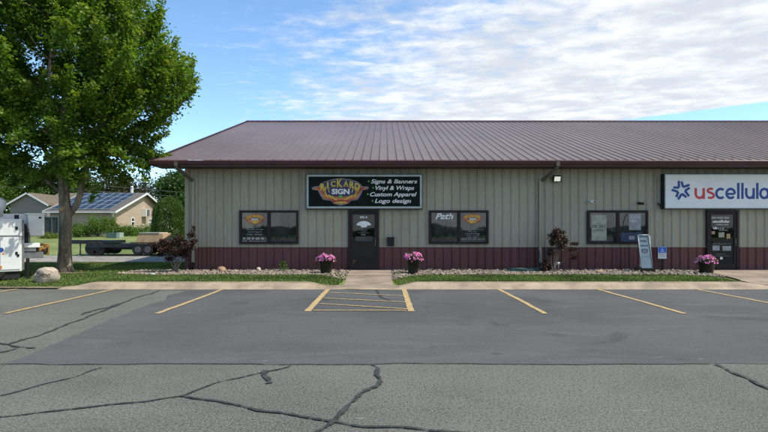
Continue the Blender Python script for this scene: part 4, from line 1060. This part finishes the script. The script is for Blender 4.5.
bush(78, 222, 240, 22, 49, m_bu, 'round green bush right of the maple trunk, below the solar roof')
bush(98, 214, 238, 26, 49.5, m_bu, 'tall leafy green bush in the middle below the solar roof', n=34)
bush(110, 211, 236, 14, 50, m_bu2, 'tall yellowish bush at the corner of the house with solar panels')
bush(126, 227, 238, 22, 50.5, m_bu, 'low green bush under the left arched window')
bush(144, 227, 238, 24, 51.5, m_bu, 'low green bush under the wall box of the gable')
bush(158, 229, 238, 20, 50, m_bu, 'low green bush just left of the rounded evergreen')
bush(50, 236, 243, 16, 47, m_bu2, 'low yellowish growth at the foot of the dark fence')
bush(16, 234, 243, 30, 50, m_bu2, 'low yellowish growth in front of the grey house')

# ================================================================== HOUSES
def gable_house(name, x0, x1, y0, y1, z0, ze, zr, ridge, mw, mr, label, ov=.45):
    t = empty(name, ((x0+x1)/2, (y0+y1)/2, z0), label, 'house'); mb = MB()
    mb.box(x0, x1, y0, y1, z0-.4, ze)
    if ridge == 'x':
        ym = (y0+y1)/2
        for x in (x0, x1): mb.b.faces.new([mb.b.verts.new(p) for p in ((x, y0, ze), (x, y1, ze), (x, ym, zr-.12))])
    else:
        xm = (x0+x1)/2
        for y in (y0, y1): mb.b.faces.new([mb.b.verts.new(p) for p in ((x0, y, ze), (x1, y, ze), (xm, y, zr-.12))])
    mb.build('wall', mw, t)
    mb = MB(); ft = MB()
    def slab(P, th, m):
        a = [m.b.verts.new(p) for p in P]; b = [m.b.verts.new((p[0], p[1], p[2]-th)) for p in P]
        m.b.faces.new(a); m.b.faces.new(b[::-1])
        for k in range(4): m.b.faces.new((a[k], b[k], b[(k+1) % 4], a[(k+1) % 4]))
    if ridge == 'x':
        sl = (zr-ze)/(ym-y0); zl = ze-ov*sl
        slab([(x0-ov, y0-ov, zl), (x1+ov, y0-ov, zl), (x1+ov, ym, zr), (x0-ov, ym, zr)], .10, mb)
        slab([(x0-ov, y1+ov, zl), (x1+ov, y1+ov, zl), (x1+ov, ym, zr), (x0-ov, ym, zr)], .10, mb)
        for x in (x0-ov-.03, x1+ov):
            for ya in (y0-ov, y1+ov): slab([(x, ya, zl+.02), (x+.03, ya, zl+.02), (x+.03, ym, zr+.02), (x, ym, zr+.02)], .19, ft)
        ft.box(x0-ov, x1+ov, y0-ov-.04, y0-ov-.001, zl-.13, zl-.02)
    else:
        sl = (zr-ze)/(xm-x0); zl = ze-ov*sl
        slab([(x0-ov, y0-ov, zl), (x0-ov, y1+ov, zl), (xm, y1+ov, zr), (xm, y0-ov, zr)], .10, mb)
        slab([(x1+ov, y0-ov, zl), (x1+ov, y1+ov, zl), (xm, y1+ov, zr), (xm, y0-ov, zr)], .10, mb)
        for xa in (x0-ov, x1+ov): slab([(xa, y0-ov-.03, zl+.02), (xa, y0-ov, zl+.02), (xm, y0-ov, zr+.02), (xm, y0-ov-.03, zr+.02)], .24, ft)
    r = mb.build('roof', mr, t); ft.build('fascia', m_white, r)
    return t, r
HX0, HX1, HY0, HY1 = -31.2, -25.3, 52.3, 65.3
h1, hr = gable_house('bungalow', HX0, HX1, HY0, HY1, 1.0, 3.42, 5.45, 'x', m_housewall, m_shingle2, 'tan bungalow with solar panels on its roof, beyond the flatbed trailer')
ym = (HY0+HY1)/2; sl = (5.45-3.42)/(ym-HY0)
roof_z = lambda y: 3.42+(y-HY0)*sl
rows = 4; cols = 7; ya, yb = HY0+.05, ym-.5; xa, xb = HX0+.0, HX1-.35
for r in range(rows):
    for c in range(cols):
        y0 = ya+(yb-ya)*r/rows+.03; y1 = ya+(yb-ya)*(r+1)/rows-.03; x0 = xa+(xb-xa)*c/cols+.02; x1 = xa+(xb-xa)*(c+1)/cols-.02
        mb = MB(); P = [(x0, y0, roof_z(y0)+.06), (x1, y0, roof_z(y0)+.06), (x1, y1, roof_z(y1)+.06), (x0, y1, roof_z(y1)+.06)]
        a = [mb.b.verts.new((p[0], p[1], p[2]+.04)) for p in P]; b = [mb.b.verts.new(p) for p in P]
        mb.b.faces.new(a); mb.b.faces.new(b[::-1])
        for k in range(4): mb.b.faces.new((a[k], b[k], b[(k+1) % 4], a[(k+1) % 4]))
        o = mb.build('solar_panel', [m_alu, m_panel], hr)
        me = o.data; bm_ = bmesh.new(); bm_.from_mesh(me); bm_.faces.ensure_lookup_table()
        f = max(bm_.faces, key=lambda q: q.calc_center_median().z if q.calc_area() > .3 else -9)
        bmesh.ops.inset_region(bm_, faces=[f], thickness=.035); f.material_index = 1; bm_.to_mesh(me); bm_.free()
MB().box(HX1-1.35, HX1-1.15, ym+.1, ym+.3, 5.2, 6.0).tube([(HX1-1.25, ym+.2, 5.95), (HX1-1.25, ym+.2, 6.15)], .13, 10).build('vent_pipe', m_vinyl, hr)
gx = HX1
MB().box(gx+.002, gx+.5, 58.4, 59.4, 2.95, 3.75, bev=.02).build('wall_box', m_white, h1)
MB().box(gx+.3, gx+.52, 58.55, 59.25, 3.0, 3.7).build('grille', m_steel, h1)
for yy in (56.3, 60.4):
    w = MB().box(gx+.002, gx+.06, yy-.36, yy+.36, 2.05, 2.36); w.box(gx+.002, gx+.06, yy-.36, yy+.36, 2.36, 2.66)
    n = 10; a = [w.b.verts.new((gx+.06, yy+.36*math.cos(math.pi*k/n), 2.66+.22*math.sin(math.pi*k/n))) for k in range(n+1)]; w.b.faces.new(a)
    w = w.build('window', m_white, h1)
    MB().box(gx+.062, gx+.075, yy-.27, yy+.27, 2.10, 2.34).build('pane', m_glass, w)
    pn = MB(); a = [pn.b.verts.new((gx+.07, yy+.27*math.cos(math.pi*k/n), 2.46+.32*math.sin(math.pi*k/n))) for k in range(n+1)]; pn.b.faces.new(a); pn.build('pane', m_glass, w)
MB().box(gx-.02, gx+.10, HY0-.14, HY0-.02, 1.0, 3.1).box(gx-.02, gx+.10, HY0-.45, HY0-.02, 3.1, 3.2).build('downspout', m_white, h1)
h2, _ = gable_house('grey_house', fx(10, 70), fx(47, 70), 70, 82, 1.0, fz(203, 70), fz(192.5, 70), 'y', m_greywall, m_shingle, 'plain grey house with brown shingle roof behind the truck', .4)
MB().box(fx(44, 74), fx(60, 74), 74, 82, .6, fz(204, 74)).build('wall', m_greywall, h2)
mb = MB(); Y0, Y1 = 73.4, 78; mb.sheet([(fx(38, Y0), Y0, fz(204, Y0)), (fx(61, Y0), Y0, fz(204, Y0)), (fx(61, Y0), Y1, fz(193, Y1)), (fx(38, Y0), Y1, fz(193, Y1))]); mb.build('roof', m_shingle, h2)
# dark screened fence
Y = 51; t = empty('screen_fence', (fx(50, Y), Y, 1.0), 'dark screened fence between the grey house and the solar roofed bungalow', 'fence')
MB().box(fx(36, Y), fx(59, Y), Y, Y+.04, .9, fz(217.5, Y)).build('panel', mat('fence_mesh', (.05, .055, .06), .9, var=.2, scale=6), t)
for px in (37, 44.5, 52, 58.5): MB().box(fx(px, Y)-.04, fx(px, Y)+.04, Y-.06, Y-.002, .9, fz(216.8, Y)).build('post', m_teal, t)
MB().box(fx(36, Y), fx(59, Y), Y-.05, Y+.05, fz(217.4, Y), fz(216.7, Y)).build('rail', m_teal, t)
# transformer cabinet
Y = 47; t = empty('transformer_box', (fx(113, Y), Y, .85), 'green utility transformer box on the far lawn behind the trailer', 'utility box')
MB().box(fx(106.3, Y), fx(116, Y), Y, Y+.8, .84, fz(232.8, Y), bev=.02).build('cabinet', m_teal, t)
MB().box(fx(116.1, Y), fx(119.5, Y), Y+.02, Y+.78, .84, fz(232.6, Y), bev=.02).build('door', mat('pale_green_steel', (.30, .38, .34), .5), t)  # right face of the cabinet, in a paler colour than the rest
# overhead wires
for (a, b, c, lab) in (((0, 186.5), (100, 190.5), (215, 199), 'thin lower overhead wire behind the trees'), ((60, 183), (120, 186.5), (215, 195.5), 'thin upper overhead wire behind the trees')):
    Y = 68; pts = []
    for k in range(13):
        s_ = k/12; px = (1-s_)**2*a[0]+2*s_*(1-s_)*b[0]+s_*s_*c[0]; py = (1-s_)**2*a[1]+2*s_*(1-s_)*b[1]+s_*s_*c[1]; pts.append((fx(px, Y), Y, fz(py, Y)))
    tag(MB().tube(pts, .025, 5).build('overhead_wire', m_steel), lab, 'wire')

# ================================================================== TRAILER AND CRATE
def wheel(x, y, z, r, w, par, mrim=None, name='wheel'):
    o = MB().tube([(x, y-w/2, z), (x, y-w*.42, z), (x, y+w*.42, z), (x, y+w/2, z)], [r*.9, r, r, r*.9], 24).build(name, m_rubber, par)
    MB().tube([(x, y-w/2-.01, z), (x, y-w/2-.004, z)], [r*.52, r*.58], 20).build('rim', mrim or m_steel, o)
Y = 31.5
tr = empty('flatbed_trailer', (fx(130, Y), Y, .2), 'dark low flatbed trailer parked on the gravel drive', 'trailer')
tx0, tx1 = fx(79, Y), fx(178, Y)
mb = MB(); mb.box(fx(96, Y), tx1, Y-1.05, Y+1.05, .68, .80, bev=.01)
mb.box(fx(96, Y), tx1, Y-1.08, Y-1.0, .62, .82); mb.box(fx(96, Y), tx1, Y+1.0, Y+1.08, .62, .82); mb.build('deck', m_deck, tr)
MB().box(tx0, fx(118, Y), Y-.95, Y+.95, .84, 1.0, bev=.01).box(tx0, fx(110, Y), Y-.98, Y-.88, .82, 1.02).box(fx(76, Y), fx(86, Y), Y-.5, Y-.4, .9, 1.02).build('raised_deck', m_teal if False else m_deck, tr)
mb = MB()
for yy in (-.6, .6): mb.box(fx(92, Y), fx(170, Y), Y+yy-.06, Y+yy+.06, .50, .67)
mb.build('chassis', m_black, tr)
for px in (101, 107.5): wheel(fx(px, Y), Y-.9, .56, .36, .3, tr, m_black); wheel(fx(px, Y), Y+.9, .56, .36, .3, tr, m_black)
for px in (146, 155.5): wheel(fx(px, Y), Y-.95, .50, .30, .26, tr, m_rim); wheel(fx(px, Y), Y+.95, .50, .30, .26, tr, m_rim)
MB().box(fx(139, Y), fx(162, Y), Y-1.12, Y-.95, .845, .90, bev=.02).build('mudguard', m_black, tr)
MB().tube([(fx(88, Y), Y-.8, .2), (fx(88, Y), Y-.8, .95)], .04, 8).box(fx(86.5, Y), fx(89.5, Y), Y-.9, Y-.7, .16, .2).build('jack', m_steel, tr)
cr_ = empty('crate', (fx(154.5, Y), Y, .8), 'tan boarded crate with tapering sides on the flatbed trailer', 'crate')
mb = MB(); Z0, Z1 = .805, fz(233, Y); xa, xb = fx(140.5, Y), fx(169, Y)
bt = [(xa, Y-.7), (xb, Y-.7), (xb, Y+.7), (xa, Y+.7)]; tp = [(xa+.18, Y-.6), (xb-.14, Y-.6), (xb-.14, Y+.6), (xa+.18, Y+.6)]
a = [mb.b.verts.new((*p, Z0)) for p in bt]; b = [mb.b.verts.new((*p, Z1)) for p in tp]
mb.b.faces.new(a[::-1]); mb.b.faces.new(b)
for k in range(4): mb.b.faces.new((a[k], a[(k+1) % 4], b[(k+1) % 4], b[k]))
mb.build('body', m_crate, cr_)
MB().box(xa+.2, xb-.3, Y-.64, Y+.62, Z1, Z1+.03).build('lid', m_vinyl, cr_)
for k in range(5): xx = xa+.15+k*(xb-xa-.3)/4; MB().box(xx-.04, xx+.04, Y-.712, Y-.69, Z0, Z0+.12).build('batten', m_crate, cr_)

# ================================================================== BUCKET TRUCK
Y = 16.9; zf = lambda py: CH+(HZ-py)*Y/F; xf = lambda px: (px-384)*Y/F
tk = empty('bucket_truck', (xf(22), Y, .1), 'white utility bucket truck parked on the lawn, its tail beside the boulder', 'truck')
mb = MB(); mb.box(xf(-110), xf(22), Y, Y+.42, zf(240), zf(219), bev=.02); mb.box(xf(2.5), xf(22), Y, Y+.42, zf(271), zf(240)-.002, bev=.02); mb.box(xf(-110), xf(-26), Y, Y+.42, zf(267), zf(240)-.002, bev=.02)
mb.box(xf(-110), xf(22), Y+1.6, Y+2.05, zf(267), zf(219), bev=.02); mb.build('utility_body', m_white, tk)
for (a, b, c, d) in ((-24, 20.3, 221, 235.3), (4, 20.3, 237, 269), (-70, -26.5, 221, 265)):
    dr = MB().box(xf(a), xf(b), Y-.022, Y-.001, zf(d), zf(c), bev=.008).build('locker_door', m_white, tk)
    MB().box(xf(b-4), xf(b-2), Y-.035, Y-.0225, zf((c+d)/2+1.7), zf((c+d)/2-1.5), bev=.003).build('handle', m_black, dr)
MB().box(xf(17.6), xf(19.6), Y-.040, Y-.0225, zf(256.5), zf(254), bev=.003).build('latch', m_black, tk)
mb = MB(); cx, cz = xf(4.5), zf(249.5); mb.plate([(cx+.07*math.cos(a), cz+.07*math.sin(a)) for a in np.linspace(0, 6.0, 14)], Y-.030, Y-.0225); mb.build('round_decal', m_blue, tk)
MB().box(xf(2.4), xf(5.2), Y-.03, Y-.0225, zf(268), zf(265)).box(xf(5.4), xf(7.4), Y-.03, Y-.0225, zf(254), zf(252.4)).build('marker_light', m_orange, tk)
MB().box(xf(22.2), xf(24), Y+.02, Y+2.0, zf(270), zf(220.5)).build('rear_post', m_steel, tk)
MB().box(xf(-110), xf(40), Y+.43, Y+1.59, zf(252), zf(247), bev=.01).box(xf(22), xf(38.5), Y+.2, Y+1.8, zf(247.8), zf(243.3), bev=.01).build('rear_deck', m_vinyl, tk)
MB().box(xf(-110), xf(42), Y+.3, Y+1.7, zf(259), zf(252.6), bev=.01).build('rear_bumper', m_steel, tk)
wheel(xf(-2), Y+.12, .45, .36, .2, tk)
MB().box(xf(22.5), xf(29), Y+.35, Y+.75, zf(247), zf(232), bev=.03).build('winch_housing', m_black, tk)
MB().box(xf(-110), xf(21.8), Y-.012, Y-.001, zf(236.8), zf(235.9)).build('body_seam', m_steel, tk)
MB().box(xf(27), xf(29.6), Y+.25, Y+.40, .12, zf(259)).box(xf(25), xf(31.4), Y+.15, Y+.5, .10, .125).build('outrigger', m_black, tk)
wheel(xf(-9), Y+.22, .52, .42, .28, tk); wheel(xf(-9), Y+1.8, .52, .42, .28, tk)
MB().box(xf(-110), xf(21), Y+.5, Y+1.5, .35, zf(259)).build('chassis', m_black, tk)
MB().box(xf(-24), xf(20.5), Y+.06, Y+.10, .12, zf(270)).build('underbody_shade', m_rubber, tk)  # black sheet added to stand in for the dark shade below the body
# the bucket folded over the deck
bk = MB(); bk.box(xf(29.5), xf(44.3), Y+.55, Y+1.25, zf(236.2), zf(213.5), bev=.04); bk = bk.build('bucket', m_white, tk)
MB().box(xf(29.0), xf(44.8), Y+.52, Y+1.28, zf(214.3), zf(212.6), bev=.02).build('rim', m_white, bk)
MB().box(xf(39), xf(41.5), Y+.535, Y+.549, zf(218), zf(216.2)).build('decal', m_black, bk)
mb = MB(); mb.tube([(xf(-4), Y+1, zf(247)), (xf(-4), Y+1, zf(222)), (xf(0), Y+1, zf(214.5))], [.24, .22, .2], 16); mb.box(xf(-60), xf(28), Y+.85, Y+1.15, zf(219.5), zf(213.2), bev=.03); mb.build('boom', m_white, tk)
MB().tube([(xf(6.3), Y+.9, zf(216)), (xf(6.3), Y+.9, zf(211)), (xf(6.3), Y+.9, zf(207)), (xf(6.3), Y+.9, zf(200)), (xf(6.3), Y+.9, zf(197))], [.10, .10, .17, .18, .07], 18).build('turret_cap', m_white, tk)
MB().box(xf(-2), xf(4), Y+.6, Y+.9, zf(213), zf(207), bev=.02).build('control_box', m_steel, tk)
mb = MB()
for i, (a, w) in enumerate(((0, .03), (1.3, .022), (2.6, .018))): mb.tube([(xf(19+a), Y+.5, zf(221)), (xf(24+a), Y+.4, zf(225)), (xf(27+a*.6), Y+.35, zf(233)), (xf(26.5+a*.7), Y+.4, zf(241)), (xf(23+a), Y+.5, zf(248))], w, 8)
mb.build('hydraulic_hose', m_black, tk)
MB().box(xf(17.5), xf(21.5), Y+.5, Y+.54, zf(226), zf(214.5)).build('screen', m_black, tk)
mb = MB(); mb.box(xf(27), xf(31.5), Y+.5, Y+.8, zf(243), zf(236.2), bev=.02); mb.tube([(xf(28), Y+.5, zf(229)), (xf(29.5), Y+.55, zf(238))], .07, 10); mb.build('bucket_pivot', m_steel, tk)
mb = MB()      # yellow and black hitch gear at the tail
mb.box(xf(38.5), xf(45), Y+.4, Y+.9, zf(252.5), zf(247.5), bev=.03, rot=Matrix.Rotation(.15, 3, 'Y')); mb.box(xf(44.6), xf(48.6), Y+.5, Y+.8, zf(256), zf(246), bev=.03); mb.tube([(xf(36), Y+.6, zf(250)), (xf(40), Y+.6, zf(245.5)), (xf(48), Y+.6, zf(245)), (xf(47.5), Y+.6, zf(256))], .045, 8)
mb.build('hitch_frame', m_yellow, tk)
MB().box(xf(41), xf(44), Y+.36, Y+.42, zf(255), zf(250), bev=.02).box(xf(36), xf(39), Y+.42, Y+.8, zf(253), zf(247), bev=.02).box(xf(45.4), xf(47), Y+.47, Y+.495, zf(253.5), zf(248.5)).build('hitch_pin', m_black, tk)
# cab, outside the frame to the left
mb = MB(); cxx = xf(-112); mb.box(cxx-1.9, cxx-.05, Y+.05, Y+2.0, .55, 1.35, bev=.08); mb.box(cxx-1.3, cxx-.05, Y+.12, Y+1.93, 1.33, 2.15, bev=.12); mb.build('cab', m_white, tk)
MB().box(cxx-1.1, cxx-.35, Y+.10, Y+.118, 1.45, 2.0, bev=.004).build('side_window', m_glass, tk); wheel(cxx-1.1, Y+.22, .52, .42, .28, tk); wheel(cxx-1.1, Y+1.8, .52, .42, .28, tk)

tk.rotation_euler.z = math.radians(40)
# ================================================================== woods across the road behind the viewer (seen in the panes)
def far_wood():
    n = 26000; x = RNG.uniform(-150, 150, n); y = -75-RNG.random(n)*14
    hh = np.array([1.5+1.0*noise.noise(Vector((a*.06, 0, 0)))+1.3*noise.noise(Vector((a*.25, 4, 0))) for a in x])
    P = np.stack([x, y, .2+hh*RNG.random(n)**.7*1.0], 1)
    link('far_wood', leaves_mesh('far_wood', P, 1.1, m_lf3, tint_of(n, RNG.random(n), 0*x), up=.1), kind='stuff', label='distant line of low dark woods across the road', cat='woods')
far_wood()
S.render.resolution_x = 1024; S.render.resolution_y = 576
